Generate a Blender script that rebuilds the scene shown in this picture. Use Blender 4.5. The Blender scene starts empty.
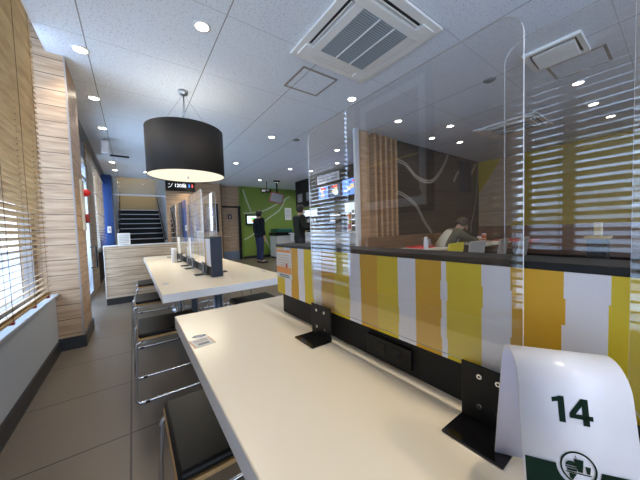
import bpy, bmesh, math, random
from mathutils import Vector, Matrix
random.seed(4)
SC = bpy.context.scene
COL = SC.collection
PI = math.pi
TZ = 0.72          # table top height
CEIL = 2.71
_n = {}

# ---------------------------------------------------------------- materials
def mat(name, color, rough=0.5, metal=0.0, **k):
    m = bpy.data.materials.new(name); m.use_nodes = True
    b = m.node_tree.nodes['Principled BSDF']
    b.inputs['Base Color'].default_value = (*color, 1)
    b.inputs['Roughness'].default_value = rough
    b.inputs['Metallic'].default_value = metal
    for kk, v in k.items():
        b.inputs[kk.replace('_', ' ')].default_value = v
    # a little procedural mottling so no surface is perfectly flat
    nt = m.node_tree
    nz = nt.nodes.new('ShaderNodeTexNoise'); nz.inputs['Scale'].default_value = 9.0; nz.inputs['Detail'].default_value = 4
    tc = nt.nodes.new('ShaderNodeTexCoord'); nt.links.new(tc.outputs['Object'], nz.inputs['Vector'])
    mr = nt.nodes.new('ShaderNodeMapRange')
    mr.inputs['To Min'].default_value = max(0.02, rough - 0.012); mr.inputs['To Max'].default_value = min(1, rough + 0.012)
    nt.links.new(nz.outputs['Fac'], mr.inputs['Value']); nt.links.new(mr.outputs['Result'], b.inputs['Roughness'])
    return m

def emit(name, color, s):
    m = bpy.data.materials.new(name); m.use_nodes = True
    nt = m.node_tree; nt.nodes.clear()
    e = nt.nodes.new('ShaderNodeEmission'); e.inputs[0].default_value = (*color, 1); e.inputs[1].default_value = s
    o = nt.nodes.new('ShaderNodeOutputMaterial'); nt.links.new(e.outputs[0], o.inputs[0])
    return m

def N(m): return m.node_tree.nodes, m.node_tree.links, m.node_tree.nodes['Principled BSDF']

def ramp(nt, stops):
    r = nt.new('ShaderNodeValToRGB')
    while len(r.color_ramp.elements) < len(stops): r.color_ramp.elements.new(0.5)
    for e, (p, c) in zip(r.color_ramp.elements, stops):
        e.position = p; e.color = (*c, 1)
    return r

def wood(name, stops, pitch=0.14, seam=0.25, rough=0.45, gscale=3.0, zs=38.0):
    """horizontal planks: grain streaks along the plank, dark seams every pitch in height"""
    m = mat(name, (1, 1, 1), rough); n, l, b = N(m)
    g = n.new('ShaderNodeNewGeometry')
    sp = n.new('ShaderNodeSeparateXYZ'); l.new(g.outputs['Position'], sp.inputs[0])
    dv = n.new('ShaderNodeMath'); dv.operation = 'DIVIDE'; dv.inputs[1].default_value = pitch; l.new(sp.outputs['Z'], dv.inputs[0])
    fl = n.new('ShaderNodeMath'); fl.operation = 'FLOOR'; l.new(dv.outputs[0], fl.inputs[0])
    fr = n.new('ShaderNodeMath'); fr.operation = 'FRACT'; l.new(dv.outputs[0], fr.inputs[0])
    cv = n.new('ShaderNodeCombineXYZ')
    ax = n.new('ShaderNodeMath'); ax.operation = 'MULTIPLY_ADD'; ax.inputs[1].default_value = 3.71; l.new(fl.outputs[0], ax.inputs[0]); l.new(sp.outputs['X'], ax.inputs[2])
    zz = n.new('ShaderNodeMath'); zz.operation = 'MULTIPLY'; zz.inputs[1].default_value = zs / gscale; l.new(sp.outputs['Z'], zz.inputs[0])
    l.new(ax.outputs[0], cv.inputs['X']); l.new(sp.outputs['Y'], cv.inputs['Y']); l.new(zz.outputs[0], cv.inputs['Z'])
    nz = n.new('ShaderNodeTexNoise'); nz.inputs['Scale'].default_value = gscale; nz.inputs['Detail'].default_value = 6; nz.inputs['Distortion'].default_value = 0.6
    l.new(cv.outputs[0], nz.inputs['Vector'])
    r = ramp(n, stops); l.new(nz.outputs['Fac'], r.inputs[0])
    lt = n.new('ShaderNodeMath'); lt.operation = 'GREATER_THAN'; lt.inputs[1].default_value = 0.045; l.new(fr.outputs[0], lt.inputs[0])
    mx = n.new('ShaderNodeMix'); mx.data_type = 'RGBA'; mx.blend_type = 'MULTIPLY'
    mx.inputs[0].default_value = 1.0
    l.new(r.outputs[0], mx.inputs[6])
    r2 = ramp(n, [(0.0, (seam,)*3), (1.0, (1, 1, 1))]); l.new(lt.outputs[0], r2.inputs[0]); l.new(r2.outputs[0], mx.inputs[7])
    l.new(mx.outputs[2], b.inputs['Base Color'])
    return m

W_PALE = wood('wood_cladding_pale', [(0.25, (.26, .155, .085)), (0.5, (.43, .285, .175)), (0.75, (.56, .40, .26))])
W_GREY = wood('wood_cladding_grey', [(0.25, (.33, .24, .165)), (0.5, (.52, .41, .30)), (0.78, (.70, .59, .46))])
W_MID = wood('wood_wall_mid', [(0.25, (.28, .19, .12)), (0.5, (.42, .30, .20)), (0.75, (.52, .39, .27))], seam=.6)
W_DARK = wood('wood_wall_dark', [(0.25, (.040, .030, .022)), (0.5, (.062, .046, .034)), (0.75, (.085, .064, .048))], pitch=.3, seam=.5)
W_TAN = wood('wood_wall_tan', [(0.25, (.40, .29, .17)), (0.5, (.50, .37, .23)), (0.75, (.58, .44, .29))], pitch=.45, seam=.8)
W_SLAT = wood('wood_slat_screen', [(0.25, (.36, .21, .11)), (0.5, (.48, .30, .165)), (0.75, (.58, .39, .23))], pitch=50, seam=1)
W_BOOTH = wood('wood_booth', [(0.25, (.16, .085, .045)), (0.5, (.23, .125, .068)), (0.75, (.30, .17, .09))], pitch=50, seam=1)
W_BLIND = wood('wood_blind', [(0.25, (.34, .215, .095)), (0.5, (.47, .32, .155)), (0.75, (.58, .42, .22))], pitch=50, seam=1)
W_EDGE = mat('plywood_edge', (.50, .31, .13), .5)

M = {}
def mm(k, *a, **kw): M[k] = mat(k, *a, **kw)
mm('paint_grey', (.36, .38, .41), .7)
mm('paint_white', (.72, .73, .75), .6)
mm('skirting', (.014, .014, .016), .4)
mm('blue', (.006, .045, .20), .55)
mm('yellow_paint', (.50, .36, .03), .6)
mm('green_paint', (.16, .25, .035), .6)
mm('mural_white', (.42, .48, .34), .6)
mm('chain_white', (.62, .60, .55), .6)
mm('mural_grey', (.36, .35, .33), .6)
mm('black', (.009, .009, .009), .45, Specular_IOR_Level=.25)
mm('black_soft', (.013, .012, .011), .6, Specular_IOR_Level=.25)
mm('black_gloss', (.006, .006, .007), .12)
mm('anthracite', (.022, .030, .050), .5, Specular_IOR_Level=.3)
mm('chrome', (.75, .77, .80), .15, 1.0)
mm('steel', (.50, .53, .58), .3, 1.0)
mm('steel_blue', (.22, .28, .36), .35, .6)
mm('table_white', (.84, .76, .61), .24)
mm('table_edge', (.84, .85, .86), .4)
mm('vinyl_black', (.007, .007, .007), .42, Specular_IOR_Level=.2)
mm('plastic_white', (.66, .67, .73), .28)
mm('plastic_lilac', (.70, .73, .95), .4)
mm('plastic_cream', (.62, .60, .52), .4)
mm('print_green', (.003, .015, .008), .6, Specular_IOR_Level=.1)
mm('shade_brown', (.022, .018, .015), .75)
mm('amber', (.66, .36, .008), .5)
mm('yellow', (.70, .52, .010), .5)
mm('print_white', (.76, .75, .78), .5)
mm('orange', (.80, .30, .05), .5)
mm('red', (.65, .02, .02), .35)
mm('red_dark', (.30, .02, .02), .45)
mm('paper', (.72, .71, .69), .6)
mm('ink', (.05, .05, .06), .6)
mm('grey_mid', (.22, .23, .24), .5)
mm('grey_frame', (.30, .27, .25), .4)
mm('ac_white', (.86, .86, .83), .45)
mm('ac_grille', (.22, .29, .32), .6)
mm('grille_line', (.42, .45, .48), .6)
mm('ac_dark', (.03, .03, .035), .5)
mm('skin', (.52, .30, .20), .5)
mm('hair', (.014, .010, .008), .6)
mm('hair_brown', (.035, .02, .014), .6)
mm('navy', (.006, .008, .015), .8, Specular_IOR_Level=.2)
mm('denim', (.014, .024, .075), .8)
mm('olive', (.016, .018, .014), .8, Specular_IOR_Level=.2)
mm('olive_light', (.09, .085, .055), .8)
mm('cream_knit', (.55, .52, .42), .85)
mm('trouser_dark', (.02, .02, .024), .8)
mm('shoe', (.02, .02, .022), .5)
mm('chair_yellow', (.70, .55, .03), .4)
mm('chair_grey', (.40, .38, .34), .45)
mm('chair_taupe', (.30, .26, .22), .5)
mm('bench_brown', (.10, .045, .02), .5)
mm('leaf', (.22, .20, .03), .8)
mm('poster_bg', (.07, .075, .07), .7)
mm('mountain', (.012, .014, .016), .7)
mm('mat_board', (.80, .83, .88), .7)
mm('asphalt', (.50, .56, .64), .9)
mm('facade', (.55, .60, .68), .8)
mm('facade_window', (.10, .15, .22), .2)
mm('car_paint', (.05, .09, .18), .25)
mm('tan_box', (.45, .34, .17), .5)
mm('teal', (.02, .12, .09), .3)
mm('food_red', (.55, .12, .06), .6)
mm('coffee_metal', (.30, .31, .33), .3, .8)

GLOW = emit('downlight_glow', (1.0, .90, .74), 14)
DIFFUSER = emit('lamp_diffuser_glow', (1.0, .90, .70), .58)
SCREEN_BLUE = emit('screen_blue', (.16, .32, .95), .85)
SCREEN_DARK = emit('screen_slate', (.06, .09, .16), .8)
SCREEN_WHITE = emit('screen_white', (.62, .80, .85), .9)
SCREEN_GREEN = emit('screen_green', (.15, .65, .15), .9)
SCREEN_FOOD = emit('screen_food', (.75, .62, .35), .8)
SCREEN_RED = emit('screen_red', (.8, .08, .10), .8)
LIGHTBOX = emit('kitchen_lightbox', (.62, .72, .80), .8)
SIGN_LIT = emit('sign_white_lit', (.9, .92, .95), .9)
SIGN_BLUE = emit('sign_blue_lit', (.10, .30, .9), .9)
SIGN_RED = emit('sign_red_lit', (.85, .12, .10), .9)
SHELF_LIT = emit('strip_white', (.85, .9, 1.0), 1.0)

# ceiling: fissured acoustic board with thin joints
def ceiling_mat():
    m = mat('acoustic_ceiling', (.6, .63, .68), .85); n, l, b = N(m)
    tc = n.new('ShaderNodeNewGeometry')
    nz = n.new('ShaderNodeTexNoise'); nz.inputs['Scale'].default_value = 80; nz.inputs['Detail'].default_value = 3
    l.new(tc.outputs['Position'], nz.inputs['Vector'])
    r = ramp(n, [(0.34, (.56, .62, .69)), (0.44, (.78, .84, .92))]); l.new(nz.outputs['Fac'], r.inputs[0])
    sp = n.new('ShaderNodeSeparateXYZ'); l.new(tc.outputs['Position'], sp.inputs[0])
    prev = r.outputs[0]
    for ax, off, pit in (('X', -0.24, .915), ('Y', 2.92 - .86 * 6, .86)):
        a = n.new('ShaderNodeMath'); a.operation = 'SUBTRACT'; a.inputs[1].default_value = off - pit / 2; l.new(sp.outputs[ax], a.inputs[0])
        d = n.new('ShaderNodeMath'); d.operation = 'DIVIDE'; d.inputs[1].default_value = pit; l.new(a.outputs[0], d.inputs[0])
        f = n.new('ShaderNodeMath'); f.operation = 'FRACT'; l.new(d.outputs[0], f.inputs[0])
        s = n.new('ShaderNodeMath'); s.operation = 'SUBTRACT'; s.inputs[1].default_value = .5; l.new(f.outputs[0], s.inputs[0])
        ab = n.new('ShaderNodeMath'); ab.operation = 'ABSOLUTE'; l.new(s.outputs[0], ab.inputs[0])
        lt = n.new('ShaderNodeMath'); lt.operation = 'LESS_THAN'; lt.inputs[1].default_value = (.0045 if ax == 'X' else .0028) / pit; l.new(ab.outputs[0], lt.inputs[0])
        mx = n.new('ShaderNodeMix'); mx.data_type = 'RGBA'; l.new(lt.outputs[0], mx.inputs[0])
        l.new(prev, mx.inputs[6]); mx.inputs[7].default_value = (.30, .31, .33, 1) if ax == 'X' else (.50, .52, .55, 1)
        prev = mx.outputs[2]
    l.new(prev, b.inputs['Base Color'])
    bp = n.new('ShaderNodeBump'); bp.inputs['Strength'].default_value = .25; bp.inputs['Distance'].default_value = .004
    l.new(nz.outputs['Fac'], bp.inputs['Height']); l.new(bp.outputs[0], b.inputs['Normal'])
    return m

def floor_mat():
    m = mat('grey_floor_tile', (.1, .09, .085), .33); n, l, b = N(m)
    for q in list(b.inputs['Roughness'].links): l.remove(q)
    tc = n.new('ShaderNodeNewGeometry')
    nz = n.new('ShaderNodeTexNoise'); nz.inputs['Scale'].default_value = 2.2; nz.inputs['Detail'].default_value = 7
    l.new(tc.outputs['Position'], nz.inputs['Vector'])
    r = ramp(n, [(0.3, (.128, .106, .082)), (0.7, (.138, .114, .089))]); l.new(nz.outputs['Fac'], r.inputs[0])
    sp = n.new('ShaderNodeSeparateXYZ'); l.new(tc.outputs['Position'], sp.inputs[0])
    prev = r.outputs[0]
    for ax, off in (('X', -0.06), ('Y', 1.70)):
        a = n.new('ShaderNodeMath'); a.operation = 'SUBTRACT'; a.inputs[1].default_value = off - .3; l.new(sp.outputs[ax], a.inputs[0])
        d = n.new('ShaderNodeMath'); d.operation = 'DIVIDE'; d.inputs[1].default_value = .6; l.new(a.outputs[0], d.inputs[0])
        f = n.new('ShaderNodeMath'); f.operation = 'FRACT'; l.new(d.outputs[0], f.inputs[0])
        s = n.new('ShaderNodeMath'); s.operation = 'SUBTRACT'; s.inputs[1].default_value = .5; l.new(f.outputs[0], s.inputs[0])
        ab = n.new('ShaderNodeMath'); ab.operation = 'ABSOLUTE'; l.new(s.outputs[0], ab.inputs[0])
        lt = n.new('ShaderNodeMath'); lt.operation = 'LESS_THAN'; lt.inputs[1].default_value = .0045 / .6; l.new(ab.outputs[0], lt.inputs[0])
        mx = n.new('ShaderNodeMix'); mx.data_type = 'RGBA'; l.new(lt.outputs[0], mx.inputs[0])
        l.new(prev, mx.inputs[6]); mx.inputs[7].default_value = (.018, .016, .014, 1)
        prev = mx.outputs[2]
    l.new(prev, b.inputs['Base Color'])
    return m

def clear_mat(name, tint=(.96, .97, .98), ior=1.5, haze=0.0, boost=1.0):
    """thin clear sheet: passes light straight through, mirrors by Fresnel"""
    m = bpy.data.materials.new(name); m.use_nodes = True; nt = m.node_tree; nt.nodes.clear(); n = nt.nodes; l = nt.links
    tr = n.new('ShaderNodeBsdfTransparent'); tr.inputs[0].default_value = (*tint, 1)
    gl = n.new('ShaderNodeBsdfGlossy'); gl.inputs['Roughness'].default_value = 0.0; gl.inputs[0].default_value = (1, 1, 1, 1)
    fr = n.new('ShaderNodeFresnel'); gm = n.new('ShaderNodeNewGeometry'); mri = n.new('ShaderNodeMapRange'); mri.inputs['To Min'].default_value = ior; mri.inputs['To Max'].default_value = 1 / ior
    l.new(gm.outputs['Backfacing'], mri.inputs['Value']); l.new(mri.outputs['Result'], fr.inputs['IOR'])
    mu = n.new('ShaderNodeMath'); mu.operation = 'MULTIPLY'; mu.inputs[1].default_value = boost; mu.use_clamp = True; l.new(fr.outputs[0], mu.inputs[0])
    mx = n.new('ShaderNodeMixShader'); l.new(mu.outputs[0], mx.inputs[0]); l.new(tr.outputs[0], mx.inputs[1]); l.new(gl.outputs[0], mx.inputs[2])
    last = mx
    if haze:
        df = n.new('ShaderNodeBsdfDiffuse'); df.inputs[0].default_value = (.8, .82, .86, 1)
        m2 = n.new('ShaderNodeMixShader'); m2.inputs[0].default_value = haze
        l.new(mx.outputs[0], m2.inputs[1]); l.new(df.outputs[0], m2.inputs[2]); last = m2
    o = n.new('ShaderNodeOutputMaterial'); l.new(last.outputs[0], o.inputs[0])
    return m
ACRYL = clear_mat('clear_acrylic', (.97, .97, .97), 1.5, .004, 1.3)
ACRYL_EDGE = clear_mat('acrylic_polished_edge', (.9, .93, .96), 1.5, .62)
GLASS = clear_mat('window_glass', (.93, .96, .98), 1.45)
SMOKE_GLASS = clear_mat('drop_glass', (.85, .87, .86), 1.5, .12)
CEILM = ceiling_mat(); FLOORM = floor_mat()

# ---------------------------------------------------------------- geometry helpers
class G:
    """collects shapes into one mesh"""
    def __init__(s): s.bm = bmesh.new(); s.mats = []
    def mi(s, m):
        if m not in s.mats: s.mats.append(m)
        return s.mats.index(m)
    def _fin(s, vs, m, mtx=None):
        fs = set(f for v in vs for f in v.link_faces)
        i = s.mi(m)
        for f in fs: f.material_index = i
        if mtx is not None: bmesh.ops.transform(s.bm, matrix=mtx, verts=list(vs))
        return fs
    def box(s, x0, x1, y0, y1, z0, z1, m, bev=0, mtx=None, seg=2):
        r = bmesh.ops.create_cube(s.bm, size=1); vs = r['verts']
        for v in vs:
            v.co = Vector(((x0 + x1) / 2 + v.co.x * (x1 - x0), (y0 + y1) / 2 + v.co.y * (y1 - y0), (z0 + z1) / 2 + v.co.z * (z1 - z0)))
        s._fin(vs, m)
        if bev:
            es = list({e for v in vs for e in v.link_edges})
            r = bmesh.ops.bevel(s.bm, geom=es, offset=bev, segments=seg, affect='EDGES', profile=.5)
            vs = list({v for f in r['faces'] for v in f.verts} | {v for v in vs if v.is_valid})
            i = s.mi(m)
            for f in r['faces']: f.material_index = i; f.smooth = True
        if mtx is not None: bmesh.ops.transform(s.bm, matrix=mtx, verts=[v for v in vs if v.is_valid])
        return s
    def cyl(s, p0, p1, r0, m, r1=None, seg=16, caps=True):
        p0 = Vector(p0); p1 = Vector(p1); d = p1 - p0; L = d.length
        r1 = r0 if r1 is None else r1
        r = bmesh.ops.create_cone(s.bm, cap_ends=caps, segments=seg, radius1=r0, radius2=r1, depth=L)
        q = d.to_track_quat('Z', 'Y').to_matrix().to_4x4()
        fs = s._fin(r['verts'], m, Matrix.Translation((p0 + p1) / 2) @ q)
        for f in fs:
            if len(f.verts) == 4: f.smooth = True
        return s
    def sph(s, c, r, m, sc=(1, 1, 1), u=16, v=10):
        q = bmesh.ops.create_uvsphere(s.bm, u_segments=u, v_segments=v, radius=r)
        fs = s._fin(q['verts'], m, Matrix.Translation(Vector(c)) @ Matrix.Diagonal((*sc, 1)))
        for f in fs: f.smooth = True
        return s
    def tube(s, pts, r, m, seg=8, closed=False):
        """swept round tube through the points"""
        pts = [Vector(p) for p in pts]; n = len(pts); rings = []
        up = None
        for i, p in enumerate(pts):
            a = pts[i - 1] if (i > 0 or closed) else p
            b = pts[(i + 1) % n] if (i < n - 1 or closed) else p
            t = (b - a).normalized()
            if up is None: up = Vector((0, 0, 1)) if abs(t.z) < .9 else Vector((1, 0, 0))
            sx = t.cross(up); sx = sx.normalized() if sx.length > 1e-6 else t.orthogonal().normalized()
            up = sx.cross(t).normalized()
            rings.append([s.bm.verts.new(p + (sx * math.cos(2 * PI * k / seg) + up * math.sin(2 * PI * k / seg)) * r) for k in range(seg)])
        i = s.mi(m)
        for a in range(n if closed else n - 1):
            A, B = rings[a], rings[(a + 1) % n]
            for k in range(seg):
                f = s.bm.faces.new((A[k], A[(k + 1) % seg], B[(k + 1) % seg], B[k])); f.material_index = i; f.smooth = True
        if not closed:
            for R_ in (rings[0][::-1], rings[-1]):
                f = s.bm.faces.new(R_); f.material_index = i
        return s
    def poly(s, pts, m):
        f = s.bm.faces.new([s.bm.verts.new(Vector(p)) for p in pts]); f.material_index = s.mi(m); return s
    def prism(s, pts, vec, m, m_side=None, smooth=False):
        """polygon (3D points) extruded by vec"""
        vec = Vector(vec); a = [s.bm.verts.new(Vector(p)) for p in pts]; b = [s.bm.verts.new(Vector(p) + vec) for p in pts]
        i = s.mi(m); j = s.mi(m_side or m); n = len(a)
        f = s.bm.faces.new(a[::-1]); f.material_index = i
        f = s.bm.faces.new(b); f.material_index = i
        for k in range(n):
            f = s.bm.faces.new((a[k], a[(k + 1) % n], b[(k + 1) % n], b[k])); f.material_index = j; f.smooth = smooth
        return s
    def lathe(s, prof, c, m, seg=24, caps=True):
        rings = []
        for r, z in prof:
            rings.append([s.bm.verts.new((c[0] + r * math.cos(2 * PI * k / seg), c[1] + r * math.sin(2 * PI * k / seg), c[2] + z)) for k in range(seg)])
        i = s.mi(m)
        for A, B in zip(rings, rings[1:]):
            for k in range(seg):
                f = s.bm.faces.new((A[k], A[(k + 1) % seg], B[(k + 1) % seg], B[k])); f.material_index = i; f.smooth = True
        if caps:
            f = s.bm.faces.new(rings[0][::-1]); f.material_index = i
            f = s.bm.faces.new(rings[-1]); f.material_index = i
        return s
    def out(s, name, parent=None, recalc=True):
        if recalc: bmesh.ops.recalc_face_normals(s.bm, faces=s.bm.faces)
        me = bpy.data.meshes.new(name); s.bm.to_mesh(me); s.bm.free()
        for m in s.mats: me.materials.append(m)
        o = bpy.data.objects.new(name, me); COL.objects.link(o)
        if parent is not None:
            o.parent = parent; o.matrix_parent_inverse = parent_inv(parent)
        return o

def parent_inv(p):
    m = Matrix.LocRotScale(p.location, p.rotation_euler, None)
    q = p.parent
    return m.inverted() if q is None else (parent_world(p)).inverted()
def parent_world(p):
    m = Matrix.LocRotScale(p.location, p.rotation_euler, None)
    if p.parent is not None: m = parent_world(p.parent) @ p.matrix_parent_inverse @ m
    return m

def tag(o, label, cat, group=None):
    o['label'] = label; o['category'] = cat
    if group: o['group'] = group
    return o
def thing(name, label, cat, loc=(0, 0, 0), group=None):
    o = bpy.data.objects.new(name, None); COL.objects.link(o); o.location = loc
    o.empty_display_size = .1
    return tag(o, label, cat, group)
def struct(o, label=None):
    o['kind'] = 'structure'
    if label: o['label'] = label
    return o
def dup(root, loc, label, rotz=0, group=None):
    """copy of a thing with copies of its parts and sub-parts"""
    r = root.copy(); COL.objects.link(r); r.location = loc; r.rotation_euler = (0, 0, rotz); r['label'] = label
    if group: r['group'] = group
    def kids(src, dst):
        for ch in list(src.children):
            if ch.get('_copied'): continue
            c = ch.copy(); COL.objects.link(c); c.parent = dst
            kids(ch, c)
    kids(root, r)
    return r

def text_obj(name, s, size, m, parent, mtx, ext=.0006, align='CENTER', bold=0.0, squeeze=1.0):
    cu = bpy.data.curves.new(name, 'FONT'); cu.body = s; cu.size = size; cu.extrude = ext; cu.offset = bold
    cu.align_x = align; cu.align_y = 'BOTTOM_BASELINE'
    t = bpy.data.objects.new(name + '_tmp', cu); COL.objects.link(t)
    dg = bpy.context.evaluated_depsgraph_get(); dg.update()
    me = bpy.data.meshes.new_from_object(t.evaluated_get(dg))
    bpy.data.objects.remove(t); bpy.data.curves.remove(cu)
    me.transform(mtx @ Matrix.Diagonal((squeeze, 1, 1, 1))); me.materials.clear(); me.materials.append(m)
    o = bpy.data.objects.new(name, me); COL.objects.link(o)
    if parent is not None:
        o.parent = parent; o.matrix_parent_inverse = parent_world(parent).inverted()
    return o

# ================================================================= SETTING
g = G(); g.box(-.8, 9.5, -3.0, 13.5, -.12, 0, FLOORM); struct(g.out('floor'))
g = G(); g.box(-.53, 9.5, -3.0, 9.4, CEIL, CEIL + .15, CEILM); g.box(1.02, 9.5, 9.4, 9.85, CEIL, CEIL + .15, CEILM)
g.box(-.95, -.5, -3.0, 9.4, 2.93, 3.05, M['paint_grey']); struct(g.out('ceiling'))
g = G(); g.box(-.545, -.53, -3.0, 3.35, CEIL, 2.93, M['paint_white']); struct(g.out('trim_1'))

# left wall: parapet under the window, piers, clad pillar
g = G()
g.box(-.80, -.60, -3.0, 3.34, 0, .52, M['paint_grey'])
g.box(-.80, -.60, .58, 1.70, .52, 2.93, W_MID)
g.box(-.80, -.62, 3.94, 4.45, 0, 2.93, W_PALE)
g.box(-.80, -.62, 4.45, 6.20, 2.34, 2.93, M['paint_grey'])
g.box(-.80, -.60, 6.20, 7.15, 0, 2.93, W_GREY)
g.box(-.80, -.62, 7.15, 9.2, 0, .68, M['black_soft'])
g.box(-.80, -.62, 7.15, 9.2, 2.5, 2.93, M['paint_white'])
g.box(-.80, -.53, 3.94, 9.2, 2.71, 2.75, M['paint_grey'])
struct(g.out('wall_left'))
g = G(); g.box(-.80, -.425, 3.34, 3.94, 0.115, 2.93, W_PALE)
g.box(-.432, -.420, 3.334, 3.347, .115, 2.71, M['grey_frame'])
struct(g.out('wall_left_pillar'))
g = G()
g.box(-.60, -.585, -3.0, 3.33, 0, .105, M['skirting'])
g.box(-.61, -.415, 3.322, 3.34, 0, .115, M['skirting'])
g.box(-.425, -.408, 3.33, 3.95, 0, .115, M['skirting'])
g.box(-.62, -.605, 3.95, 4.45, 0, .11, M['skirting'])
struct(g.out('baseboard_left'))
g = G(); g.box(-.80, -.575, -3.0, 3.335, .52, .54, M['paint_grey'], bev=.004)
struct(g.out('trim_2'), 'pale window sill along the left wall')

def window(idx, y0, y1, z0, z1, mull):
    root = bpy.data.objects.new('window_%d' % idx, None); COL.objects.link(root); root.location = (-.74, (y0 + y1) / 2, z0); struct(root)
    g = G()
    for a, b, c, d in ((y0, y0 + .05, z0, z1), (y1 - .05, y1, z0, z1), (y0, y1, z0, z0 + .05), (y0, y1, z1 - .05, z1)):
        g.box(-.77, -.71, a, b, c, d, M['grey_frame'])
    for my in mull: g.box(-.77, -.72, my - .022, my + .022, z0, z1, M['grey_frame'])
    g.out('window_frame', root)
    g = G(); g.box(-.745, -.740, y0 + .05, y1 - .05, z0 + .05, z1 - .05, GLASS); g.out('pane', root)
window(1, 1.70, 3.34, .54, 2.93, [2.02])
window(2, -3.0, .58, .54, 2.93, [.36, -.75, -1.9])
window(3, 7.15, 9.2, .68, 2.5, [8.2])

g = G(); g.box(2.6, 9.5, -3.1, -3.0, 0, CEIL, M['paint_grey']); struct(g.out('wall_added_light_block'))  # added unseen wall, blocks sky light from the yellow seating side
# glass door in the left wall
root = bpy.data.objects.new('door_1', None); COL.objects.link(root); root.location = (-.66, 5.3, 0); struct(root)
g = G()
for a, b, c, d in ((4.45, 4.53, 0, 2.34), (6.12, 6.20, 0, 2.34), (4.45, 6.2, 2.26, 2.34), (5.28, 5.36, 0, 2.26), (4.53, 6.12, 0, .09), (4.53, 6.12, 2.0, 2.05)):
    g.box(-.70, -.61, a, b, c, d, M['steel'])
g.out('door_frame', root)
g = G(); g.box(-.665, -.66, 4.53, 6.12, .09, 2.26, GLASS); g.out('pane', root)
g = G(); g.tube([(-.61, 6.02, .50), (-.53, 6.02, .50), (-.53, 6.02, .86), (-.61, 6.02, .86)], .014, M['black']); g.out('door_handle', root)

# far walls
g = G(); g.box(-.95, -.40, 9.2, 9.4, 0, CEIL + .1, M['blue']); struct(g.out('wall_blue'))
g = G()
g.box(-.56, -.38, 9.4, 13.4, 0, 4.2, M['paint_grey'])
struct(g.out('wall_stair_left'))
g = G()
g.box(.90, 1.02, 9.4, 13.4, 0, 4.2, M['paint_grey'])
struct(g.out('wall_stair_right'))
g = G(); g.box(-.4, .92, 13.3, 13.45, 0, 4.2, M['tan_box']); g.box(-.4, .92, 9.4, 13.4, 4.1, 4.2, M['paint_white']); struct(g.out('wall_stair_back'))
g = G(); g.box(.90, 2.57, 9.35, 9.4, 0, CEIL, W_PALE); g.box(2.54, 2.57, 9.35, 9.75, 0, CEIL, W_PALE); struct(g.out('wall_back'))
g = G(); g.box(2.57, 3.36, 9.70, 9.78, 1.98, CEIL, W_MID)
g.box(3.30, 3.38, 9.60, 9.78, 0, CEIL, M['green_paint']); struct(g.out('wall_back_recess'))
root = bpy.data.objects.new('door_2', None); COL.objects.link(root); root.location = (2.96, 9.7, 0); struct(root)
g = G(); g.box(2.64, 3.24, 9.71, 9.75, .0, 1.92, W_MID); g.box(2.64, 3.24, 9.70, 9.712, .0, .32, M['steel_blue']); g.out('door_leaf', root)
g = G()
g.box(2.57, 2.64, 9.68, 9.76, 0, 1.98, M['black']); g.box(3.24, 3.32, 9.60, 9.76, 0, 1.98, M['black']); g.box(2.57, 3.32, 9.68, 9.76, 1.92, 1.98, M['black']); g.out('door_frame', root)
g = G(); g.box(3.36, 9.5, 9.60, 9.72, 0, CEIL, M['green_paint']); struct(g.out('wall_green'))
g = G(); g.box(3.34, 7.0, 9.58, 9.60, 0, .10, M['skirting']); struct(g.out('baseboard_back'))

# dark timber wall, tan and yellow right wall
g = G(); g.box(4.18, 7.80, 3.25, 3.40, 0, CEIL, W_DARK); struct(g.out('wall_dark'))
g = G(); g.box(7.70, 7.85, 2.22, 3.25, 0, CEIL, W_TAN); g.box(7.70, 7.85, -3.0, 2.22, 0, CEIL, M['yellow_paint'])
g.prism([(7.698, 3.249, 1.85), (7.698, 2.70, 2.70), (7.698, 3.249, 2.70)], (-.004, 0, 0), M['yellow_paint'])
g.prism([(7.698, 2.55, .95), (7.698, 2.2, 1.5), (7.698, 2.2, .95)], (-.004, 0, 0), M['yellow_paint'])
struct(g.out('wall_right'))
g = G(); g.box(6.9, 7.0, 3.4, 9.6, 0, CEIL, M['grey_mid']); struct(g.out('wall_kitchen'))

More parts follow.
